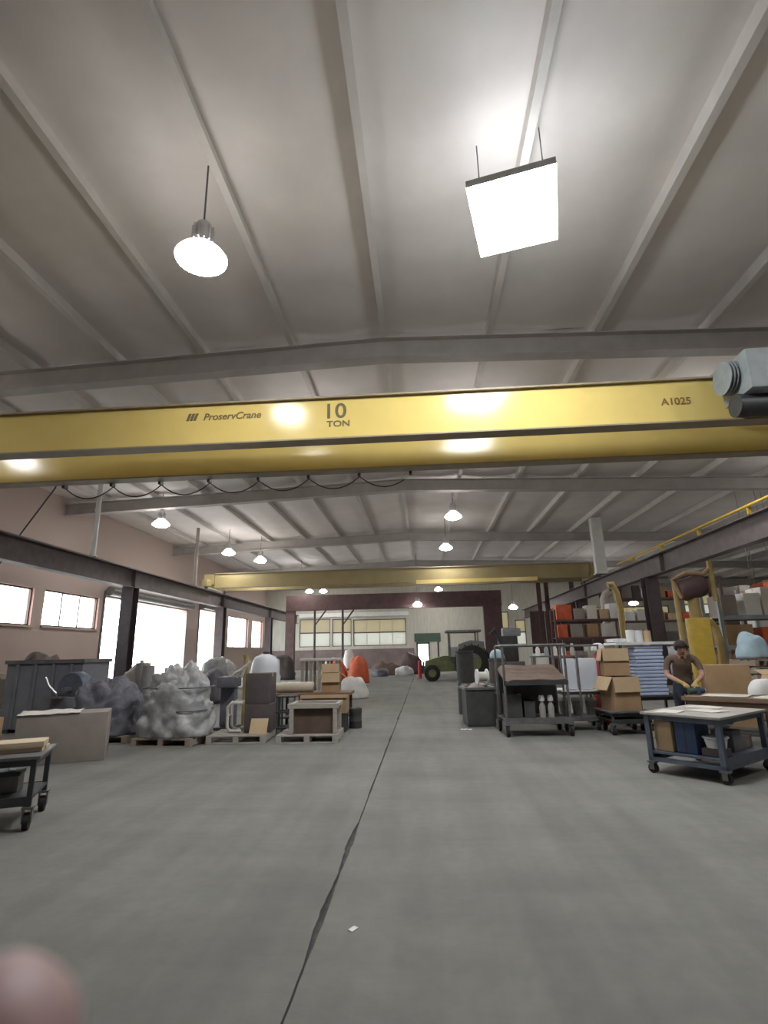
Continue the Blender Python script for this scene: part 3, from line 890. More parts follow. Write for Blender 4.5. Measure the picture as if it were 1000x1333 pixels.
# domed white tank and ochre post behind
t = thing('domed_tank', 'white domed plastic tank standing behind dark carton stack', 'tank', (-3.68, 12.75, 0))
B().lathe([(0.001, 0), (0.31, 0), (0.31, 1.15), (0.30, 1.3), (0.26, 1.43), (0.18, 1.52), (0.08, 1.565), (0.001, 1.57)], 28).obj('shell', 'white_cool', t, smooth=True)
B().cyl((0, 0, 1.56), (0, 0, 1.62), 0.07, seg=16).obj('cap', 'dark_metal', t, smooth=True)
B().lathe([(0.312, 0.3), (0.325, 0.32), (0.325, 0.36), (0.312, 0.38)], 28).obj('band', 'white', t, smooth=True)
t = thing('ochre_post', 'ochre post with flat cap standing next to the domed white tank', 'post', (-4.2, 12.9, 0))
B().cyl((0, 0, 0.02), (0, 0, 1.5), 0.05, seg=12).obj('shaft', 'mustard', t, smooth=True)
sbox('foot', 'mustard', t, -0.12, 0.12, -0.12, 0.12, 0, 0.02)
B().cyl((0, 0, 1.5), (0, 0, 1.55), 0.07, seg=12).obj('cap', 'mustard', t, smooth=True)

# crate G
pallet('low slatted pallet carrying the open timber crate at the aisle edge', (-2.17, 10.68, 0), R(2), 1.12, 0.95, 'crate_wood')
t = thing('open_crate', 'open timber crate frame around a dark brown panel', 'crate', (-2.08, 10.7, 0.142), R(2))
for sx in (-0.4, 0.4):
    for sy in (-0.34, 0.34):
        sbox('post', 'crate_wood', t, sx - 0.035, sx + 0.035, sy - 0.035, sy + 0.035, 0, 0.50)
for sy in (-0.34, 0.34):
    sbox('top_rail', 'crate_wood', t, -0.47, 0.47, sy - 0.04, sy + 0.04, 0.44, 0.52)
for sx in (-0.43, 0.43):
    sbox('side_rail', 'crate_wood', t, sx - 0.035, sx + 0.035, -0.3, 0.3, 0.45, 0.51)
sbox('panel', 'cardboard_dark', t, -0.36, 0.36, -0.30, 0.28, 0.0, 0.43)
t = thing('wire_rack', 'small dark steel rack with shelves beside the open timber crate', 'rack', (-2.84, 11.6, 0), R(2))
for sx in (-0.18, 0.18):
    for sy in (-0.25, 0.25):
        sbox('post', 'steel_gray', t, sx - 0.018, sx + 0.018, sy - 0.018, sy + 0.018, 0, 0.74)
for z in (0.1, 0.4, 0.7):
    sbox('shelf', 'dark_metal', t, -0.2, 0.2, -0.27, 0.27, z, z + 0.025)
# bench H with roll, open carton and wooden tray
t = thing('workbench', 'dark legged bench carrying a cream cloth roll and brown tray', 'bench', (-2.42, 12.6, 0), R(0))
sbox('top', 'wood_top', t, -0.85, 0.78, -0.42, 0.42, 0.66, 0.72)
for sx in (-0.78, 0.7):
    for sy in (-0.36, 0.36):
        sbox('leg', 'dark_metal', t, sx - 0.03, sx + 0.03, sy - 0.03, sy + 0.03, 0, 0.66)
sbox('shelf', 'dark_metal', t, -0.8, 0.72, -0.38, 0.38, 0.2, 0.23)
t = thing('cloth_roll', 'cream cloth roll lying on the dark legged bench', 'roll', (-2.9, 12.42, 0.725), R(4))
B().cyl((-0.42, 0, 0.11), (0.42, 0, 0.11), 0.11, seg=20).obj('cloth', 'cream', t, smooth=True)
B().cyl((-0.44, 0, 0.11), (0.44, 0, 0.11), 0.04, seg=12).obj('core', 'cardboard', t, smooth=True)
B().grid(10, 3, lambda u, v: (-0.3 + 0.55 * u, -0.09 + 0.2 * v, 0.225 + 0.02 * noise.noise((u * 4, v * 3, 2)) - 0.06 * (2 * v - 1) ** 2), 0.006).obj('loose_end', 'white', t, smooth='all')
carton('open_carton', 'brown open carton with wide spread flaps on the bench end', (-2.12, 12.55, 0.725), R(10), 0.4, 0.4, 0.40, 'cardboard', flaps=1, angs=(125, 150, 165, 20), fl=0.5)
t = thing('wooden_tray', 'long brown wooden tray box standing before the dark legged bench', 'tray', (-2.1, 11.78, 0), R(0))
for (x0, x1, y0, y1) in ((-0.45, 0.47, -0.2, -0.18), (-0.45, 0.47, 0.18, 0.2), (-0.45, -0.43, -0.18, 0.18), (0.45, 0.47, -0.18, 0.18)):
    sbox('side', 'cardboard', t, x0, x1, y0, y1, 0.38, 0.70)
sbox('bottom', 'cardboard', t, -0.45, 0.47, -0.2, 0.2, 0.36, 0.38)
sbox('rim', 'cardboard_light', t, -0.48, 0.5, -0.23, -0.2, 0.66, 0.72)
for sx in (-0.4, 0.41):
    sbox('stand', 'dark_metal', t, sx - 0.05, sx + 0.05, -0.18, 0.18, 0, 0.36)
t = thing('dark_drum', 'small dark drum at aisle edge behind the open timber crate', 'drum', (-1.52, 12.2, 0))
B().lathe([(0.001, 0), (0.13, 0), (0.14, 0.02), (0.135, 0.12), (0.145, 0.14), (0.135, 0.16), (0.135, 0.3), (0.145, 0.32), (0.14, 0.4), (0.001, 0.4)], 20).obj('shell', 'bin_dark', t, smooth=True)
B().cyl((0.05, 0, 0.4), (0.05, 0, 0.42), 0.03, seg=10).obj('bung', 'steel_gray', t, smooth=True)

# white bench at mid depth with slats under it
t = thing('slatted_table', 'white topped table with close set legs beyond the bench with cloth roll', 'table', (-3.4, 18.2, 0))
sbox('top', 'white', t, -0.62, 0.6, -0.4, 0.4, 1.32, 1.40, 0.02)
for i in range(5):
    sbox('leg', 'crate_wood', t, -0.58 + i * 0.28, -0.50 + i * 0.28, -0.36, -0.3, 0, 1.32)
for i in range(5):
    sbox('leg', 'crate_wood', t, -0.58 + i * 0.28, -0.50 + i * 0.28, 0.3, 0.36, 0, 1.32)
heap('white_sack', 'white sack slumped on the floor past the white topped table', 'sack', (-2.55, 19.8, 0), 0.2, 1.1, 0.7, 0.75, 'white', 33, 0.2)
# orange tarps
heap('orange_bundle', 'bright orange tarp bundle, the flatter one beside the white hooded drum', 'tarp', (-4.8, 30.4, 0), 0.1, 1.2, 1.1, 1.2, 'orange', 41, 0.14)
heap('orange_bundle', 'bright orange tarp bundle, the rounder one on the aisle side', 'tarp', (-3.55, 30.0, 0), 0.0, 1.15, 1.1, 1.35, 'orange', 47, 0.14)
t = thing('hooded_drum', 'white hooded drum standing between and behind orange bundles', 'drum', (-4.3, 31.6, 0))
B().lathe([(0.001, 0), (0.3, 0), (0.3, 1.3), (0.2, 1.7), (0.001, 1.75)], 18).obj('shell', 'white', t, smooth=True)
B().lathe([(0.305, 0.6), (0.33, 0.62), (0.33, 0.68), (0.305, 0.7)], 18).obj('hoop', 'steel_gray', t, smooth=True)
# heaps by the far wall
for i, (x, y, sx, sz, m, lab) in enumerate(((-2.7, 39.5, 2.2, 0.9, 'brown_tarp', 'brown tarp heap on the floor before the far windows'), (-1.4, 38.4, 1.3, 0.6, 'white', 'small white heap of sacks before the far windows'),
                                           (-3.0, 37.6, 1.2, 0.5, 'tarp_slate', 'low dark tarp heap in front of the brown one'), (-0.9, 40.6, 1.6, 1.5, 'maroon', 'tall maroon covered heap next to the far doorway'),
                                           (-6.5, 41.0, 2.4, 1.3, 'wrap_gray', 'grey wrapped heap below the far windows, behind orange bundles'))):
    heap('scrap_heap', lab, 'heap', (x, y, 0), i, sx, 1.1, sz, m, 60 + 5 * i, 0.24, n=28)
t = thing('red_bollard', 'red safety bollard on the aisle in line with the far doorway', 'bollard', (-0.28, 33.5, 0))
B().cyl((0, 0, 0.02), (0, 0, 0.95), 0.11, seg=14).ball((0, 0, 0.95), 0.11, seg=14).obj('post', 'red', t, smooth=True)
sbox('foot', 'red', t, -0.2, 0.2, -0.2, 0.2, 0, 0.02)
t = thing('white_bollard', 'white safety bollard next to the red one', 'bollard', (0.25, 34.0, 0))
B().cyl((0, 0, 0.02), (0, 0, 0.95), 0.1, seg=14).ball((0, 0, 0.95), 0.1, seg=14).obj('post', 'white', t, smooth=True)
sbox('foot', 'white', t, -0.18, 0.18, -0.18, 0.18, 0, 0.02)
# distant goods on the left between the columns
lg = [(-10.5, 20.0, 1.2, 1.3, 'cardboard_gray', 'grey brown stacked goods on floor by the second window side column'), (-8.6, 22.5, 1.3, 1.5, 'wrap_gray', 'tall grey wrapped goods standing in the light of the open bay doorway'),
      (-7.2, 19.0, 1.2, 1.15, 'tarp_slate', 'dark slate tarp goods behind the foil rolls'), (-9.8, 27.0, 1.5, 1.3, 'wrap_gray', 'grey wrapped goods farther along by the bay doorway'),
      (-7.6, 26.0, 1.3, 1.6, 'paper', 'pale paper wrapped goods between domed tank and bay doorway'), (-9.0, 35.0, 1.6, 1.5, 'carton_umber', 'umber goods heap near the third window side column'),
      (-11.5, 16.0, 1.6, 1.7, 'cardboard_gray', 'greyish goods heap against the wall under wide window'), (-6.0, 21.5, 1.0, 1.5, 'white_cool', 'cool white sack heap behind the ochre post')]
for i, (x, y, sx, sz, m, lab) in enumerate(lg):
    heap('goods_heap', lab, 'heap', (x, y, 0), i * 0.7, sx, sx * 0.8, sz, m, 90 + 7 * i, 0.2, n=28)

# ------------------------------------------------------------------ RIGHT SIDE
# olive tractor seen from its side
t = thing('tractor', 'olive green tractor with grey cab and big dark rear tyres', 'tractor', (1.5, 30.6, 0), 0)
def tyre(x, y, r, wd, name):
    o = B().lathe([(r * 0.5, -wd / 2), (r * 0.85, -wd / 2), (r, -wd / 3), (r, wd / 3), (r * 0.85, wd / 2), (r * 0.5, wd / 2), (r * 0.5, -wd / 2)], 26).xf(Matrix.Translation((x, y, r)) @ Matrix.Rotation(R(90), 4, 'X')).obj(name, 'rubber', t, smooth=True)
    B().lathe([(0.001, -wd / 4), (r * 0.52, -wd / 3), (r * 0.52, wd / 3), (0.001, wd / 4)], 18).xf(Matrix.Translation((x, y, r)) @ Matrix.Rotation(R(90), 4, 'X')).obj('hub', 'olive', o, smooth=True)
    b = B()
    for k in range(16):
        a = k * math.pi / 8
        b.box(r * 0.93, r * 1.015, -wd / 2, wd / 2, -0.04, 0.04, M=Matrix.Translation((x, y, r)) @ Matrix.Rotation(a, 4, 'Y'))
    b.obj('tread', 'rubber', o)
for s in (-0.6, 0.6):
    tyre(-1.1, s, 0.42, 0.28, 'front_wheel')
    tyre(1.05, s * 1.1, 0.95, 0.45, 'rear_wheel')
B().prism([(-1.55, 0.45), (0.6, 0.5), (0.6, 1.25), (-0.4, 1.3), (-1.45, 1.05)], -0.32, 0.32).obj('hood', 'olive', t)
sbox('grille', 'dark_metal', t, -1.6, -1.5, -0.28, 0.28, 0.5, 1.0)
B().prism([(0.3, 1.2), (1.75, 1.2), (1.7, 2.0), (1.0, 2.08), (0.45, 1.9)], -0.85, -0.72).prism([(0.3, 1.2), (1.75, 1.2), (1.7, 2.0), (1.0, 2.08), (0.45, 1.9)], 0.72, 0.85).obj('fender', 'steel_gray', t)
for (x, y) in ((-0.1, -0.7), (-0.1, 0.7), (1.4, -0.7), (1.4, 0.7)):
    sbox('cab_post', 'steel_gray', t, x - 0.04, x + 0.04, y - 0.04, y + 0.04, 1.2, 2.5)
sbox('cab_roof', 'steel_gray', t, -0.3, 1.6, -0.8, 0.8, 2.5, 2.64, 0.04)
sbox('cab_side', 'hoist_gray', t, -0.06, 1.36, -0.72, -0.68, 1.25, 1.75)
sbox('seat', 'dark_metal', t, 0.6, 1.1, -0.25, 0.25, 1.2, 1.75, 0.05)
B().tube([(-0.7, 0.2, 1.25), (-0.7, 0.2, 2.1)], 0.05, 10).obj('exhaust', 'dark_metal', t)
sbox('axle', 'dark_metal', t, -1.15, -1.05, -0.6, 0.6, 0.36, 0.48)
sbox('rear_axle', 'dark_metal', t, 0.95, 1.15, -0.6, 0.6, 0.85, 1.05)
t = thing('machine_stand', 'tall grey machine with dark arms behind the olive tractor', 'machine', (4.85, 32.3, 0))
sbox('base', 'steel_gray', t, -0.8, 0.8, -0.5, 0.5, 0, 0.9, 0.03)
sbox('body', 'bin_dark', t, -0.55, 0.5, -0.4, 0.4, 0.9, 2.3, 0.06)
B().tube([(-0.5, -0.4, 2.0), (-0.8, -0.45, 2.7), (-1.05, -0.45, 2.4)], 0.1, 10).obj('arm', 'dark_metal', t, smooth=True)
sbox('hopper', 'hoist_gray', t, -0.3, 0.7, -0.35, 0.35, 2.3, 2.75, 0.03)

# dark bins at the aisle
for i, (x, y, lab) in enumerate(((1.13, 12.45, 'dark grey open bin at the aisle end of the pipe frame cart'), (1.22, 13.25, 'dark grey open bin pushed behind another dark bin'))):
    t = thing('dark_bin', lab, 'bin', (x, y, 0), R(4), 'dark bins')
    for (x0, x1, y0, y1) in ((-0.3, 0.3, -0.34, -0.31), (-0.3, 0.3, 0.31, 0.34), (-0.3, -0.27, -0.31, 0.31), (0.27, 0.3, -0.31, 0.31)):
        sbox('side', 'bin_dark', t, x0, x1, y0, y1, 0.04, 0.76)
    sbox('bottom', 'bin_dark', t, -0.29, 0.29, -0.33, 0.33, 0, 0.05)
    B().box(-0.33, 0.33, -0.37, -0.31, 0.74, 0.79).box(-0.33, 0.33, 0.31, 0.37, 0.74, 0.79).box(-0.33, -0.27, -0.31, 0.31, 0.74, 0.79).box(0.27, 0.33, -0.31, 0.31, 0.74, 0.79).obj('rim', 'steel_gray', t)
    heap('rag_fill', '', '', (0, 0, 0.55), 0.3, 0.5, 0.56, 0.27, 'cardboard_gray', 120 + i, 0.2, parent=t, n=20)
t = thing('wire_spool', 'white cable spool resting on the near dark bin rim', 'spool', (1.25, 12.47, 0.83), R(10))
B().cyl((-0.1, 0, 0.16), (0.1, 0, 0.16), 0.10, seg=18).obj('winding', 'paper', t, smooth=True)
for s in (-0.11, 0.11):
    B().cyl((s - 0.012, 0, 0.16), (s + 0.012, 0, 0.16), 0.16, seg=22).obj('cheek', 'white', t, smooth=True)

# pipe frame cart with brown tray (world width 1.2)
CX, CY = 2.05, 11.15
t = thing('pipe_cart', 'grey pipe frame cart with sloping brown top and bottles below', 'cart', (CX, CY, 0), R(2))
for sx in (-0.58, 0.58):
    for sy in (-0.42, 0.42):
        B().cyl((sx, sy, 0.22), (sx, sy, 1.62 if sy < 0 or sx > 0 else 1.62), 0.024, seg=10).obj('post', 'steel_gray', t, smooth=True)
        caster(t, sx, sy, 0.095, 0.22)
B().tube([(-0.62, -0.42, 1.62), (0.62, -0.42, 1.62)], 0.028, 10).obj('top_rail', 'steel_gray', t, smooth=True)
B().tube([(-0.58, 0.42, 1.62), (0.58, 0.42, 1.62)], 0.024, 10).obj('top_rail', 'steel_gray', t, smooth=True)
B().grid(12, 8, lambda u, v: (-0.57 + 1.14 * u, -0.46 + 0.9 * v, 1.0 + 0.24 * v + 0.02 * noise.noise((u * 3, v * 3, 5)) - 0.06 * max(0, 0.1 - u) * 10), 0.025).obj('brown_top', 'brown_tarp', t, smooth=True)
b = B()
b.box(-0.6, 0.6, -0.45, -0.40, 0.90, 0.98).box(-0.6, 0.6, 0.40, 0.45, 1.12, 1.2)
b.obj('top_beam', 'dark_metal', t)
sbox('lower_shelf', 'steel_gray', t, -0.6, 0.6, -0.44, 0.44, 0.27, 0.30)
sbox('shelf_rail', 'steel_gray', t, -0.62, 0.62, -0.47, -0.44, 0.22, 0.33)
sbox('shelf_rail', 'steel_gray', t, -0.62, 0.62, 0.44, 0.47, 0.22, 0.33)
sbox('back_panel', 'dark_metal', t, -0.55, 0.55, 0.36, 0.38, 0.32, 1.08)
for i, x in enumerate((2.18, 2.34)):
    t = thing('bottle', ('white capped bottle on the pipe cart shelf, nearer the dark crates', 'white capped bottle on the pipe cart shelf, nearer the corner post')[i], 'bottle', (x, 10.9, 0.302), 0, 'white bottles on the pipe cart')
    B().lathe([(0.001, 0), (0.055, 0), (0.058, 0.02), (0.058, 0.2), (0.03, 0.27), (0.025, 0.3), (0.001, 0.3)], 16).obj('body', 'tabletop', t, smooth=True)
    B().lathe([(0.001, 0.3), (0.05, 0.3), (0.055, 0.34), (0.04, 0.4), (0.001, 0.41)], 16).obj('cap', 'white', t, smooth=True)
for i, (x, sx, sz) in enumerate(((1.66, 0.3, 0.42), (1.95, 0.2, 0.3))):
    t = thing('dark_crate', ('tall black plastic crate on lower shelf of pipe frame cart', 'small black plastic crate beside the bottles on pipe frame cart')[i], 'crate', (x, 11.1, 0.302), 0)
    for (x0, x1, y0, y1) in ((-sx / 2, sx / 2, -0.2, -0.185), (-sx / 2, sx / 2, 0.185, 0.2), (-sx / 2, -sx / 2 + 0.015, -0.185, 0.185), (sx / 2 - 0.015, sx / 2, -0.185, 0.185)):
        sbox('side', 'bin_dark', t, x0, x1, y0, y1, 0.0, sz)
    sbox('bottom', 'bin_dark', t, -sx / 2, sx / 2, -0.2, 0.2, 0, 0.015)
# things hung on or standing behind the pipe cart rail
for i, (x, y, r, h, m, lab) in enumerate(((1.05, 14.6, 0.22, 1.55, 'bin_dark', 'dark upright drum behind the dark grey bins'), (1.75, 13.6, 0.2, 1.35, 'carton_umber', 'dark umber drum behind the pipe frame cart'), (2.75, 13.4, 0.18, 1.45, 'paper', 'pale fibre drum behind the pipe frame cart end'))):
    t = thing('fibre_drum', lab, 'drum', (x, y, 0))
    B().lathe([(0.001, 0), (r, 0), (r, h - 0.06), (r + 0.015, h - 0.05), (r + 0.015, h), (0.001, h)], 22).obj('shell', m, t, smooth=True)
    B().lathe([(r + 0.002, h * 0.4), (r + 0.012, h * 0.4 + 0.01), (r + 0.012, h * 0.4 + 0.05), (r + 0.002, h * 0.4 + 0.06)], 22).obj('hoop', 'steel_gray', t, smooth=True)
heap('pale_sack', 'pale blue white sack on top of the dark umber drum', 'sack', (1.75, 13.6, 1.352), 0, 0.34, 0.3, 0.22, 'pale_blue', 140, 0.2, n=24)

# white slab cart with pails
MX, MY = 3.08, 11.75
t = plain_cart('grey cart carrying two upright white slabs, pails on its shelf', (MX, MY, 0), R(3), 0.85, 0.75, 0.72, 0.22, 'steel_gray', 'white', name='slab_cart')
B().cyl((-0.06, -0.36, 0.22), (-0.06, -0.36, 1.5), 0.022, seg=10).obj('guard_post', 'steel_gray', t, smooth=True)
B().tube([(-0.4, -0.36, 1.6), (0.4, -0.36, 1.6)], 0.02, 8).cyl((-0.38, -0.36, 0.2), (-0.38, -0.36, 1.6), 0.02, seg=8).cyl((0.38, -0.36, 0.2), (0.38, -0.36, 1.6), 0.02, seg=8).obj('guard_rail', 'steel_gray', t, smooth=True)
for i, (x, wd) in enumerate(((2.9, 0.27), (3.26, 0.38))):
    t = thing('white_slab', ('narrower white foam slab upright on the grey slab cart', 'wider white foam slab upright on the grey slab cart')[i], 'slab', (x, 11.62, 0.753), R(3), 'white slabs')
    sbox('board', 'white_cool', t, -wd / 2, wd / 2, -0.12, 0.05, 0, 0.6, 0.035)
    sbox('board_backing', 'white', t, -wd / 2 + 0.02, wd / 2 - 0.02, 0.05, 0.08, 0.0, 0.55)
for i in range(3):
    t = thing('pail', ('white lidded pail on slab cart shelf next to the pipe frame cart', 'white lidded pail in the middle of the slab cart shelf', 'white lidded pail on slab cart shelf next to the open cartons')[i], 'pail', (2.8 + i * 0.265, 11.8, 0.247), 0, 'pails on the slab cart')
    B().lathe([(0.001, 0), (0.09, 0), (0.11, 0.26), (0.115, 0.26), (0.115, 0.28), (0.001, 0.28)], 18).obj('body', 'crate_wood', t, smooth=True)
    B().lathe([(0.001, 0.33), (0.11, 0.33), (0.12, 0.3), (0.12, 0.28), (0.001, 0.28)], 18).obj('lid', 'white', t, smooth=True)
    B().tube([(-0.115, 0, 0.24), (-0.1, -0.08, 0.18), (0, -0.125, 0.13), (0.1, -0.08, 0.18), (0.115, 0, 0.24)], 0.005, 5).obj('bail', 'steel_gray', t)
for i in range(5):
    x = 2.55 + i * 0.19
    t = thing('spray_bottle', '%s small bottle on the narrow shelf behind the white slabs' % ['plain white', 'grey', 'cream', 'cool white', 'beige'][i], 'bottle', (x, 12.7, 1.4), 0, 'bottles on the narrow shelf')
    B().lathe([(0.001, 0), (0.05, 0), (0.05, 0.14), (0.025, 0.19), (0.02, 0.22), (0.001, 0.22)], 12).obj('body', ['white', 'hoist_gray', 'paper', 'white_cool', 'crate_wood'][i], t, smooth=True)
    sbox('nozzle', 'white', t, -0.018, 0.018, -0.05, 0.02, 0.22, 0.26)
t = thing('narrow_shelf', 'narrow grey shelf stand holding small pale bottles behind the white slabs', 'shelf', (2.95, 12.75, 0))
sbox('board', 'steel_gray', t, -0.55, 0.6, -0.15, 0.15, 1.37, 1.4)
for sx in (-0.5, 0.55):
    sbox('leg', 'steel_gray', t, sx - 0.03, sx + 0.03, -0.12, 0.12, 0, 1.37)
heap('red_sack', 'red sack standing between white slabs and open cartons', 'sack', (3.78, 12.4, 0.0), 0, 0.42, 0.4, 1.5, 'red', 151, 0.12, n=28)
heap('rag_bundle', 'white rag bundle on top of the red sack', 'rag', (3.78, 12.4, TOP[151] + 0.002), 0, 0.28, 0.26, 0.17, 'white', 155, 0.15, n=20)

# open cartons on a low dolly
t = plain_cart('low dark dolly under the open brown cartons', (3.72, 11.15, 0), R(6), 0.82, 0.8, 0.38, 0.24, 'dark_metal', 'steel_gray', name='dolly')
carton('open_carton', 'brown carton with drooping side flap, lower one on the dark dolly', (3.70, 11.1, 0.412), R(12), 0.52, 0.5, 0.60, 'cardboard', flaps=1, angs=(178, 150, 172, 60), fl=0.55, skip=(3,))
carton('open_carton', 'brown carton with raised tan flaps, topmost on the dark dolly', (3.68, 11.16, 1.03), R(-8), 0.46, 0.46, 0.5, 'cardboard', flaps=1, angs=(40, 168, 176, 165), fl=0.5, skip=(0,))
for o in bpy.data.objects:
    if o.name.startswith('flap') and o.parent and o.parent.location.x > 3.7:
        if o.data.materials:
            o.data.materials[0] = MATS['cardboard_light'] if not o.name.endswith('1') else MATS['cardboard']
carton('small_carton', 'flat yellow tan carton lying at the dolly edge', (4.1, 10.5, 0.0), R(20), 0.3, 0.2, 0.1, 'cardboard_light')

# blue foam sheet stack on a dark stand
t = plain_cart('dark low stand under the stack of light blue foam sheets', (4.55, 11.75, 0), R(4), 0.95, 0.8, 0.60, 0.25, 'dark_metal', 'dark_metal', name='stand_cart')
nsh = 14
ORD = 'first second third fourth fifth sixth seventh eighth ninth tenth eleventh twelfth thirteenth topmost'.split()
for i in range(nsh):
    z = 0.634 + i * 0.068
    sh = B().box(-0.28, 0.28, -0.3, 0.3, 0, 0.056, 0.014).obj('foam_sheet', 'blue_foam', None, True, (4.42 + 0.012 * math.sin(i * 2.1), 11.65, z), R(4 + 1.5 * math.sin(i * 1.7)))
    tag(sh, '%s light blue foam sheet from the bottom of the tall blue stack' % ORD[i], 'foam sheet', 'stacked light blue foam sheets')
t = thing('film_wrap', 'loose white plastic film hanging beside the blue foam stack', 'plastic film', (4.86, 11.62, 0), R(8))
B().grid(14, 22, lambda u, v: (-0.10 + 0.34 * u + 0.03 * noise.noise((u * 4, v * 3, 7)), -0.28 + 0.06 * math.sin(u * 9) + 0.05 * noise.noise((u * 3, v * 4, 3)) - 0.10 * (1 - v), 0.62 + 0.94 * v), 0.006).obj('sheet', 'film', t, smooth='all')
B().grid(8, 22, lambda u, v: (0.24 + 0.03 * noise.noise((u * 4, v * 3, 9)), -0.24 + 0.5 * u, 0.01 + 1.54 * v), 0.006).obj('side_sheet', 'film', t, smooth='all')
t = thing('white_board', 'white board lying across the top of blue foam stack', 'board', (4.4, 11.65, 1.59), R(3))
sbox('panel', 'white_cool', t, -0.62, 0.6, -0.32, 0.32, 0, 0.05, 0.01)
sbox('edge_strip', 'white', t, -0.62, 0.6, -0.34, -0.32, 0.0, 0.055)
for i in range(3):
    t = thing('paper_roll', ('fat white paper roll on the white board, nearest the white foam block', 'white paper roll in the middle on the white board', 'tan ended paper roll on the white board, beside the dark column')[i], 'roll', (4.22 + i * 0.17, 11.62, 1.648), 0, 'paper rolls on the white board')
    B().lathe([(0.03, 0), (0.08 - 0.005 * i, 0), (0.08 - 0.005 * i, 0.24 - 0.01 * i), (0.03, 0.24 - 0.01 * i)], 18).obj('paper', 'white' if i < 2 else 'cardboard_light', t, smooth=True)
    B().lathe([(0.02, 0), (0.03, 0), (0.03, 0.245), (0.02, 0.245), (0.02, 0)], 12).obj('core', 'cardboard', t, smooth=True)
t = thing('foam_block', 'bright white foam block at the carton side on white board', 'block', (3.93, 11.62, 1.648), R(3))
sbox('block', 'white', t, -0.13, 0.13, -0.2, 0.2, 0, 0.07, 0.02)
sbox('label_band', 'white_cool', t, -0.04, 0.04, -0.203, 0.203, 0, 0.073)

# front work cart
RT = R(40)
CT = Vector((3.60, 7.73, 0))
cartR = plain_cart('blue grey steel work cart with papers on top and casters, at the aisle', tuple(CT), RT, 1.32, 0.98, 0.70, 0.24, 'steel_blue', 'tabletop', cr=0.058, ct=0.145, bar=0.06)
for sy in (-0.43, 0.43):
    sbox('base_rail', 'steel_blue', cartR, -0.6, 0.6, sy - 0.03, sy + 0.03, 0.145, 0.19)
for sx in (-0.6, 0.6):
    sbox('base_rail', 'steel_blue', cartR, sx - 0.03, sx + 0.03, -0.46, 0.46, 0.145, 0.19)
def on(x, y, z):
    v = Matrix.Rotation(RT, 3, 'Z') @ Vector((x, y, 0))
    return (CT.x + v.x, CT.y + v.y, z)
carton('tall_carton', 'tan carton standing on end in the blue grey work cart', on(-0.40, 0.275, 0.267), RT - R(1), 0.30, 0.22, 0.36, 'cardboard_light', tape=False)
t = thing('blue_case', 'dark blue plastic case upright inside the blue grey work cart', 'case', on(-0.37, 0.0, 0.267), RT - R(2))
sbox('body', 'blue_panel', t, -0.17, 0.17, -0.13, 0.13, 0, 0.39, 0.02)
sbox('seam', 'dark_metal', t, -0.172, 0.172, -0.006, 0.006, 0.0, 0.392)
B().tube([(-0.06, 0, 0.39), (-0.06, 0, 0.405), (0.06, 0, 0.405), (0.06, 0, 0.39)], 0.008, 6).obj('handle', 'dark_metal', t)
t = thing('white_tub', 'white plastic tub sitting on a box inside work cart', 'tub', on(-0.42, -0.295, 0.36), RT)
B().lathe([(0.001, 0), (0.105, 0), (0.128, 0.11), (0.135, 0.11), (0.135, 0.125), (0.12, 0.125), (0.1, 0.012), (0.001, 0.012)], 22).obj('bowl', 'white', t, smooth=True)
B().lathe([(0.133, 0.106), (0.143, 0.112), (0.143, 0.127), (0.133, 0.127)], 22).obj('rim', 'white_cool', t, smooth=True)
carton('small_carton', 'small dark carton under the white tub in work cart', on(-0.42, -0.285, 0.267), RT, 0.24, 0.24, 0.09, 'carton_umber', tape=False)
t = thing('white_bowl', 'shallow white bowl in the upper gap of work cart', 'bowl', on(0.08, -0.2, 0.53), RT)
B().lathe([(0.001, 0), (0.05, 0), (0.11, 0.05), (0.115, 0.055), (0.10, 0.055), (0.045, 0.01), (0.001, 0.01)], 22).obj('bowl', 'white', t, smooth=True)
B().lathe([(0.03, -0.008), (0.055, -0.008), (0.055, 0.001), (0.03, 0.001)], 18).obj('foot', 'white_cool', t, smooth=True)
carton('gray_carton', 'grey carton under the shallow white bowl in work cart', on(0.08, -0.2, 0.267), RT, 0.24, 0.26, 0.25, 'bin_slate', tape=False)
carton('long_carton', 'long pale grey carton lying at the far end of work cart shelf', on(0.40, 0.0, 0.267), RT, 0.34, 0.6, 0.14, 'cardboard_gray')
for i, (x, y, sx, sy, a, lab) in enumerate(((-0.42, 0.22, 0.4, 0.28, 12, 'pale paper sheet at the carton corner of the work cart top'), (-0.03, -0.08, 0.3, 0.4, -20, 'pale paper sheet in the middle of the work cart top'), (0.40, 0.15, 0.3, 0.42, 6, 'creased paper sheet toward the table side of the cart top'))):
    o = B().grid(8, 8, lambda u, v: ((u - 0.5) * sx, (v - 0.5) * sy, 0.004 + 0.012 * abs(noise.noise((u * 3, v * 3, i * 4)))), 0.003).obj('paper_sheet', 'paper', None, True, on(x, y, 0.732), RT + R(a))
    tag(o, lab, 'paper', 'paper sheets on the work cart')

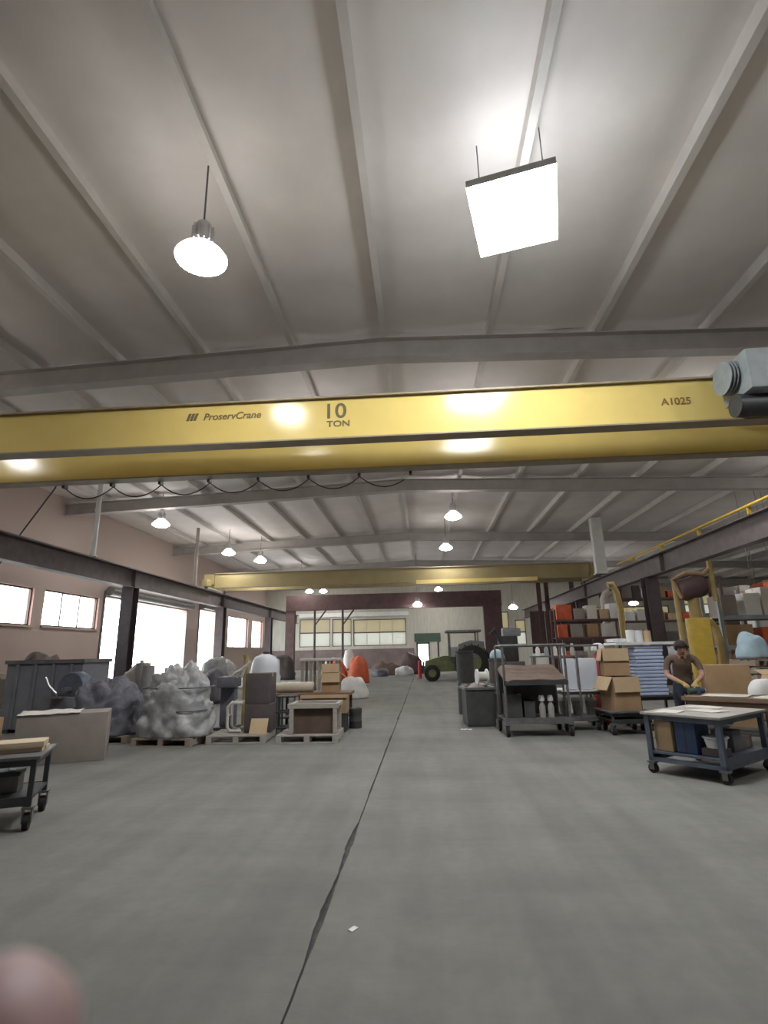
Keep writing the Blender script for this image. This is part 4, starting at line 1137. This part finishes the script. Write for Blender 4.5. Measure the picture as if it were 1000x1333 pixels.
# second table with white sheets
RS = R(-40)
TS = Vector((4.98, 9.1, 0))
t = thing('packing_table', 'brown edged packing table with broad white sheets behind work cart', 'table', tuple(TS), RS)
sbox('top', 'wood_top', t, -0.85, 0.85, -0.45, 0.45, 0.72, 0.78)
for sx in (-0.78, 0.78):
    for sy in (-0.38, 0.38):
        sbox('leg', 'dark_metal', t, sx - 0.03, sx + 0.03, sy - 0.03, sy + 0.03, 0, 0.72)
sbox('apron', 'wood_top', t, -0.8, 0.8, -0.41, -0.38, 0.62, 0.72)
sbox('shelf', 'dark_metal', t, -0.78, 0.78, -0.38, 0.38, 0.25, 0.28)
def ont(x, y, z):
    v = Matrix.Rotation(RS, 3, 'Z') @ Vector((x, y, 0))
    return (TS.x + v.x, TS.y + v.y, z)
for i, (x, y, sx, sy, a, lab) in enumerate(((-0.28, -0.16, 0.6, 0.46, 3, 'broad white sheet on packing table end beside the person'), (0.42, -0.16, 0.6, 0.46, -4, 'broad white sheet on packing table beside the white plastic bag'))):
    o = B().grid(8, 8, lambda u, v: ((u - 0.5) * sx, (v - 0.5) * sy, 0.005 + 0.012 * abs(noise.noise((u * 2.5, v * 2.5, i * 4 + 2)))), 0.008).obj('white_sheet', 'paper', None, True, ont(x, y, 0.783), RS + R(a))
    tag(o, lab, 'sheet', 'white sheets on the packing table')
heap('plastic_bag', 'crumpled white plastic bag on the packing table end', 'bag', ont(0.12, 0.32, 0.783), 0.4, 0.5, 0.24, 0.24, 'white', 171, 0.2, n=32)
t = thing('power_tool', 'dark green tool with blue strap under the gloved hands on table', 'tool', ont(-0.74, -0.02, 0.782), R(15))
B().tube([(-0.13, 0.02, 0.05), (0.0, -0.02, 0.07), (0.14, 0.02, 0.06)], 0.05, 12).obj('body', 'green_paint', t, smooth=True)
sbox('strap', 'blue_panel', t, -0.03, 0.03, -0.075, 0.04, 0.01, 0.128, 0.01)
B().cyl((0.13, 0.02, 0.06), (0.19, 0.03, 0.06), 0.035, 0.025, 12).obj('nose', 'paper', t, smooth=True)
# cartons behind the table
carton('tall_carton', 'tall plain brown carton behind the packing table beside the person', (5.55, 10.85, 0), R(-14), 0.72, 0.5, 1.2, 'cardboard')
carton('open_carton', 'squat brown carton on the floor next to tall plain one', (6.62, 10.75, 0), R(8), 0.6, 0.5, 1.0, 'cardboard', flaps=1, angs=(110, 150, 140, 70))

# ------------------------------------------------------------------ person at the packing table
def skin_mesh(verts, edges, root=0, sub=2):
    """verts: (pos, rx, ry); grown with a Skin modifier and smoothed, returned as plain mesh"""
    me = bpy.data.meshes.new('tmp_skin')
    me.from_pydata([v[0] for v in verts], edges, [])
    o = bpy.data.objects.new('tmp_skin', me)
    C.objects.link(o)
    md = o.modifiers.new('skin', 'SKIN')
    md.use_smooth_shade = True
    for i, v in enumerate(verts):
        sv = me.skin_vertices[0].data[i]
        sv.radius = (v[1], v[2])
        sv.use_root = (i == root)
    s = o.modifiers.new('sub', 'SUBSURF')
    s.levels = sub
    s.render_levels = sub
    dg = bpy.context.evaluated_depsgraph_get()
    out = bpy.data.meshes.new_from_object(o.evaluated_get(dg))
    bpy.data.objects.remove(o)
    for p in out.polygons:
        p.use_smooth = True
    return out
def person():
    t = thing('person', 'person in brown shirt bending over the packing table, hands on a tool', 'person', (4.47, 10.12, 0), R(-14))
    # local frame: faces -Y
    V, E_ = [], []
    tagm = []
    def add(p, rx, ry, m, par=None):
        V.append((p, rx, ry)); tagm.append(m)
        if par is not None:
            E_.append((par, len(V) - 1))
        return len(V) - 1
    pel = add((0, 0.03, 0.90), 0.155, 0.12, 'jeans')
    wa = add((0, 0.0, 1.03), 0.15, 0.11, 'shirt', pel)
    ch = add((0, -0.07, 1.22), 0.17, 0.125, 'shirt', wa)
    up = add((0, -0.13, 1.34), 0.13, 0.10, 'shirt', ch)
    nk = add((0, -0.18, 1.42), 0.055, 0.055, 'skin', up)
    hb = add((0, -0.22, 1.475), 0.075, 0.085, 'skin', nk)
    hm = add((0, -0.25, 1.525), 0.082, 0.095, 'skin', hb)
    add((0, -0.26, 1.58), 0.06, 0.07, 'skin', hm)
    hands = {}
    for s in (-1, 1):
        hp = add((s * 0.10, 0.03, 0.82), 0.10, 0.10, 'jeans', pel)
        kn = add((s * 0.12, -0.02, 0.48), 0.065, 0.07, 'jeans', hp)
        cf = add((s * 0.12, 0.02, 0.30), 0.055, 0.06, 'jeans', kn)
        an = add((s * 0.12, 0.04, 0.10), 0.045, 0.05, 'jeans', cf)
        ft = add((s * 0.13, -0.05, 0.045), 0.045, 0.038, 'hair', an)
        add((s * 0.14, -0.16, 0.035), 0.04, 0.028, 'hair', ft)
        sh = add((s * 0.19, -0.12, 1.34), 0.072, 0.075, 'shirt', up)
        em = add((s * 0.255, -0.15, 1.22), 0.056, 0.056, 'shirt', sh)
        el = add((s * 0.27, -0.20, 1.07), 0.046, 0.046, 'skin', em)
        fa = add((s * 0.20, -0.33, 1.02), 0.042, 0.042, 'skin', el)
        wr = add((s * 0.10, -0.46, 0.96), 0.030, 0.027, 'glove', fa)
        pm = add((s * 0.07, -0.52, 0.94), 0.042, 0.024, 'glove', wr)
        for k in range(4):
            off = (k - 1.5) * 0.022
            ln = (0.055, 0.065, 0.06, 0.045)[k]
            a = add((s * (0.07 + off), -0.56, 0.93), 0.0105, 0.0105, 'glove', pm)
            c = add((s * (0.065 + off), -0.56 - ln * 0.6, 0.915), 0.0095, 0.0095, 'glove', a)
            add((s * (0.06 + off), -0.56 - ln * 0.8, 0.915 - ln * 0.55), 0.0085, 0.0085, 'glove', c)
        th = add((s * 0.035, -0.50, 0.93), 0.013, 0.013, 'glove', pm)
        add((s * 0.015, -0.545, 0.905), 0.010, 0.010, 'glove', th)
    me = skin_mesh(V, E_)
    order = ['shirt', 'jeans', 'skin', 'glove', 'hair']
    for n in order:
        me.materials.append(MATS[n])
    P = [Vector(v[0]) for v in V]
    seg = [(P[a], P[b], tagm[a], tagm[b]) for a, b in E_]
    for p in me.polygons:
        c = p.center
        best = (9e9, 'shirt')
        for a, b, ma, mb in seg:
            d = b - a
            u = max(0, min(1, (c - a).dot(d) / d.length_squared))
            dist = (c - (a + d * u)).length
            if dist < best[0]:
                best = (dist, ma if u < 0.5 else mb)
        p.material_index = order.index(best[1])
    link('body', me, None, t)
    # hair cap over the bowed head and facial features
    hc = Vector((0, -0.25, 1.525))
    b = B().ball((0, 0, 0), 0.108, 0.122, 0.115, 20)
    bmesh.ops.delete(b.bm, geom=[v for v in b.bm.verts if v.co.z < -0.05 - 0.35 * v.co.y * 0 and v.co.y < 0.05 or v.co.z < -0.085 or (v.co.y < -0.075 and v.co.z < 0.03)], context='VERTS')
    for v in b.bm.verts:
        v.co *= 1 + 0.05 * noise.noise(v.co * 25)
    bmesh.ops.solidify(b.bm, geom=b.bm.faces, thickness=0.012)
    b.xf(Matrix.Translation(hc + Vector((0, 0.012, 0.012))) @ Matrix.Rotation(R(25), 4, 'X')).obj('hair', 'hair', t, smooth='all')
    F = Matrix.Translation(hc) @ Matrix.Rotation(R(25), 4, 'X')
    B().prism([(-0.012, -0.03), (0.012, -0.03), (0.0, 0.02)], -0.118, -0.085).xf(F).obj('nose', 'skin', t)
    for s in (-1, 1):
        B().ball((s * 0.034, -0.088, 0.018), 0.012, 0.008, 0.008, 10, F).obj('eye', 'eye', t, smooth='all')
        B().ball((s * 0.088, 0.0, -0.005), 0.012, 0.022, 0.032, 10, F).obj('ear', 'skin', t, smooth='all')
    B().ball((0, -0.09, -0.05), 0.026, 0.01, 0.007, 10, F).obj('mouth', 'lip', t, smooth='all')
    b = B()
    b.lathe([(0.062, 0), (0.085, -0.03), (0.09, -0.035), (0.068, 0.004), (0.062, 0)], 18)
    b.xf(Matrix.Translation((0, -0.165, 1.415)) @ Matrix.Rotation(R(28), 4, 'X')).obj('collar', 'shirt', t, smooth='all')
person()

# ------------------------------------------------------------------ yellow pedestal machine, racks, goods on the far right
t = thing('pedestal_hoist', 'yellow pedestal machine with maroon motor head behind the tall carton', 'machine', (6.1, 12.7, 0), R(-8))
sbox('base', 'yellow', t, -0.35, 0.35, -0.3, 0.3, 0, 0.1, 0.02)
sbox('pedestal', 'yellow', t, -0.20, 0.22, -0.16, 0.16, 0.1, 2.15, 0.03)
B().cyl((0, 0, 2.15), (0, 0, 2.6), 0.12, seg=16).obj('neck', 'mustard', t, smooth=True)
B().lathe([(0.001, -0.28), (0.2, -0.28), (0.25, -0.2), (0.25, 0.2), (0.2, 0.28), (0.001, 0.28)], 20).xf(Matrix.Translation((0, -0.02, 2.82)) @ Matrix.Rotation(R(75), 4, 'Y')).obj('motor_head', 'maroon', t, smooth=True)
B().tube([(-0.25, -0.1, 2.6), (-0.4, -0.1, 3.0), (-0.1, -0.1, 3.15), (0.25, -0.1, 3.1), (0.42, -0.1, 3.25)], 0.05, 10).obj('hose', 'cardboard', t, smooth=True)
B().cyl((0.42, -0.1, 2.5), (0.42, -0.1, 3.4), 0.06, seg=12).obj('handle_pipe', 'mustard', t, smooth=True)
B().cyl((-0.34, 0, 0.0), (-0.34, 0, 3.0), 0.06, seg=12).obj('side_pipe', 'mustard', t, smooth=True)
def goose(x, y, h, r, lab, m):
    t = thing('gooseneck_pipe', lab, 'pipe', (x, y, 0))
    B().tube([(0, 0, 0.03), (0, 0, h * 0.8), (-0.05, 0, h * 0.92), (-0.15, 0, h), (-0.28, 0, h * 0.99)], r, 12).obj('tube', m, t, smooth=True)
    sbox('foot', m, t, -0.15, 0.15, -0.15, 0.15, 0, 0.03)
goose(5.85, 16.6, 3.4, 0.09, 'yellow gooseneck pipe rising behind the paper rolls', 'mustard')
goose(6.78, 13.2, 2.1, 0.085, 'ochre upright pipe at the corner of storage rack', 'mustard')
def rack(x, y, rz, L, h, levels, lab, D=0.8, m='hoist_gray'):
    t = thing('storage_rack', lab, 'rack', (x, y, 0), rz)
    for sx in (-L / 2, L / 2):
        for sy in (-D / 2, D / 2):
            sbox('upright', m, t, sx - 0.04, sx + 0.04, sy - 0.04, sy + 0.04, 0, h)
    for z in levels:
        s = sbox('shelf', m, t, -L / 2, L / 2, -D / 2, D / 2, z, z + 0.03)
        B().box(-L / 2, L / 2, -D / 2 - 0.02, -D / 2, z - 0.06, z + 0.04).box(-L / 2, L / 2, D / 2, D / 2 + 0.02, z - 0.06, z + 0.04).obj('beam', m, s)
    return t
racks = [(8.5, 14.2, R(0), 2.6, 2.75, (0.12, 0.85, 1.5, 2.2), 'grey storage rack nearest the ochre upright pipe', 0.8, 'hoist_gray', 'nearest the ochre upright pipe'),
         (13.4, 22.5, R(0), 3.4, 4.2, (0.15, 1.3, 2.4, 3.4), 'tall brown storage rack beyond the runway column', 0.9, 'maroon', 'beyond the runway column'),
         (13.0, 31.0, R(0), 4.2, 4.6, (0.15, 1.5, 2.9, 4.1), 'long maroon storage rack standing deep in the side bay', 0.9, 'maroon', 'deep in the side bay'),
         (7.6, 26.2, R(0), 3.0, 3.3, (0.15, 1.1, 2.0, 2.8), 'maroon storage rack behind the pale fat drop pipe', 0.8, 'maroon', 'behind the drop pipe'),
         (11.9, 18.3, R(0), 3.0, 3.3, (0.15, 1.1, 2.0, 2.8), 'pale grey storage rack under the strip lights', 0.8, 'hoist_gray', 'under the strip lights'),
         (18.5, 26.5, R(0), 4.2, 4.4, (0.15, 1.5, 2.8, 4.0), 'grey storage rack in the middle of the side bay', 0.9, 'hoist_gray', 'amid the side bay')]
bm_ = ['cardboard', 'cardboard_light', 'white', 'cardboard_gray', 'orange', 'carton_umber', 'paper', 'cardboard']
nm_ = {'cardboard': 'brown', 'cardboard_light': 'tan', 'white': 'white', 'cardboard_gray': 'grey brown', 'orange': 'orange red', 'carton_umber': 'dark umber', 'paper': 'pale'}
lv_ = ['bottom', 'second', 'third', 'top']
for (x, y, rz, L, h, levels, lab, D, m, w_) in racks:
    rack(x, y, rz, L, h, levels, lab, D, m)
    for li, z in enumerate(levels):
        cx = -L / 2 + 0.1
        pool = list(nm_)
        random.shuffle(pool)
        gap = (levels[li + 1] - z - 0.2) if li + 1 < len(levels) else 0.7
        while cx < L / 2 - 0.45:
            wd = random.uniform(0.34, 0.75)
            wd = min(wd, L / 2 - 0.06 - cx)
            hh = min(gap, random.uniform(0.3, 0.8))
            mm = pool.pop() if pool else 'cardboard'
            carton('rack_carton', '%s carton on %s shelf of rack %s' % (nm_[mm], lv_[li], w_), (x + cx + wd / 2, y, z + 0.032), 0, wd - 0.02, D * 0.8, hh, mm, group='cartons on storage racks', tape=(mm not in ('white', 'orange')))
            cx += wd + random.uniform(0.02, 0.2)
for i, (x, y, z, L) in enumerate(((15.6, 24.0, 3.95, 2.4), (14.6, 24.0, 3.55, 1.8), (16.4, 22.0, 3.2, 1.4))):
    t = thing('strip_light', ('long strip light hung highest over the side bay', 'middle length strip light hung over the side bay racks', 'short strip light hung lowest in the side bay')[i], 'lamp', (x, y, z), R(8))
    sbox('tube_cover', 'strip_glow', t, -L / 2, L / 2, -0.06, 0.06, -0.04, 0.02, 0.015)
    sbox('batten', 'white', t, -L / 2, L / 2, -0.08, 0.08, 0.02, 0.07)
    for sx in (-L / 3, L / 3):
        B().cyl((sx, 0, 0.07), (sx, 0, zc(x) - z - 0.05), 0.008, seg=6).obj('hanging_rod', 'steel_gray', t)
heap('blue_bag', 'pale turquoise plastic bag slumped on stacked pallets by storage rack', 'bag', (6.75, 11.95, 1.282), 0.3, 0.6, 0.5, 0.5, 'pale_blue', 181, 0.2, n=30)
t = thing('pallet_stack', 'stack of weathered pallets beside the squat open carton', 'pallets', (6.85, 11.9, 0), R(6))
for k in range(9):
    b = B()
    for i in range(4):
        b.box(-0.4, 0.4, -0.38 + i * 0.22, -0.26 + i * 0.22, k * 0.142 + 0.1, k * 0.142 + 0.12)
    for xx in (-0.4, -0.04, 0.32):
        b.box(xx, xx + 0.08, -0.38, 0.4, k * 0.142 + 0.0, k * 0.142 + 0.1)
    b.obj('pallet_layer', 'pallet_wood', t)
# loose paper on the floor
for i, (x, y, s, lab) in enumerate(((0.80, 11.75, 0.14, 'white paper scrap on the floor by the dark grey bin'), (-0.47, 3.6, 0.035, 'tiny pale scrap on the floor beside the cracked joint'))):
    o = B().grid(6, 4, lambda u, v: ((u - 0.5) * s * 1.6, (v - 0.5) * s, 0.004 + s * 0.15 * abs(noise.noise((u * 3, v * 3, i)))), 0.002).obj('paper_scrap', 'white', None, True, (x, y, 0.0), i)
    tag(o, lab, 'paper')

# ------------------------------------------------------------------ photographer's hand at the lens edge
def hand():
    Mc = cam.matrix_world.copy()
    t = thing('hand', 'pinkish thumb and hand of the photographer held at the camera', 'hand', (0, 0, 0))
    t.matrix_world = Mc
    V, E_ = [], []
    def add(p, r, par=None, r2=None):
        V.append((p, r, r2 or r))
        if par is not None:
            E_.append((par, len(V) - 1))
        return len(V) - 1
    # local frame of the camera at the moment of the photo: x right, y up, -z forward (metres)
    wr = add((-0.150, -0.175, -0.075), 0.027, None, 0.022)
    pm = add((-0.125, -0.140, -0.085), 0.036, wr, 0.020)
    kn = add((-0.115, -0.110, -0.095), 0.034, pm, 0.015)
    add((-0.175, -0.25, -0.06), 0.031, wr, 0.027)
    t1 = add((-0.100, -0.125, -0.083), 0.0135, pm)
    t2 = add((-0.0720, -0.0965, -0.085), 0.0125, t1)
    t3 = add((-0.0588, -0.0812, -0.086), 0.0125, t2)
    add((-0.0556, -0.0772, -0.0865), 0.0088, t3)
    for k in range(4):
        ox = -0.138 + 0.0165 * k
        ln = (0.85, 1.0, 1.05, 0.95)[k]
        a = add((ox, -0.095 + 0.004 * k, -0.100), 0.0092, kn)
        b_ = add((ox - 0.004, -0.068 + 0.004 * k, -0.100 + 0.004), 0.0086, a)
        c = add((ox - 0.010, -0.052, -0.082), 0.0080, b_)
        add((ox - 0.012, -0.056, -0.082 + 0.018 * ln), 0.0072, c)
    me = skin_mesh(V, E_, 0, 2)
    link('skin', me, 'thumb_skin', t)
    B().ball((0, 0, 0), 0.0055, 0.0075, 0.0018, 12).xf(Matrix.Translation((-0.0660, -0.0895, -0.0945)) @ Matrix.Rotation(R(-38), 4, 'Z')).obj('thumbnail', 'nail', t, smooth='all')
hand()
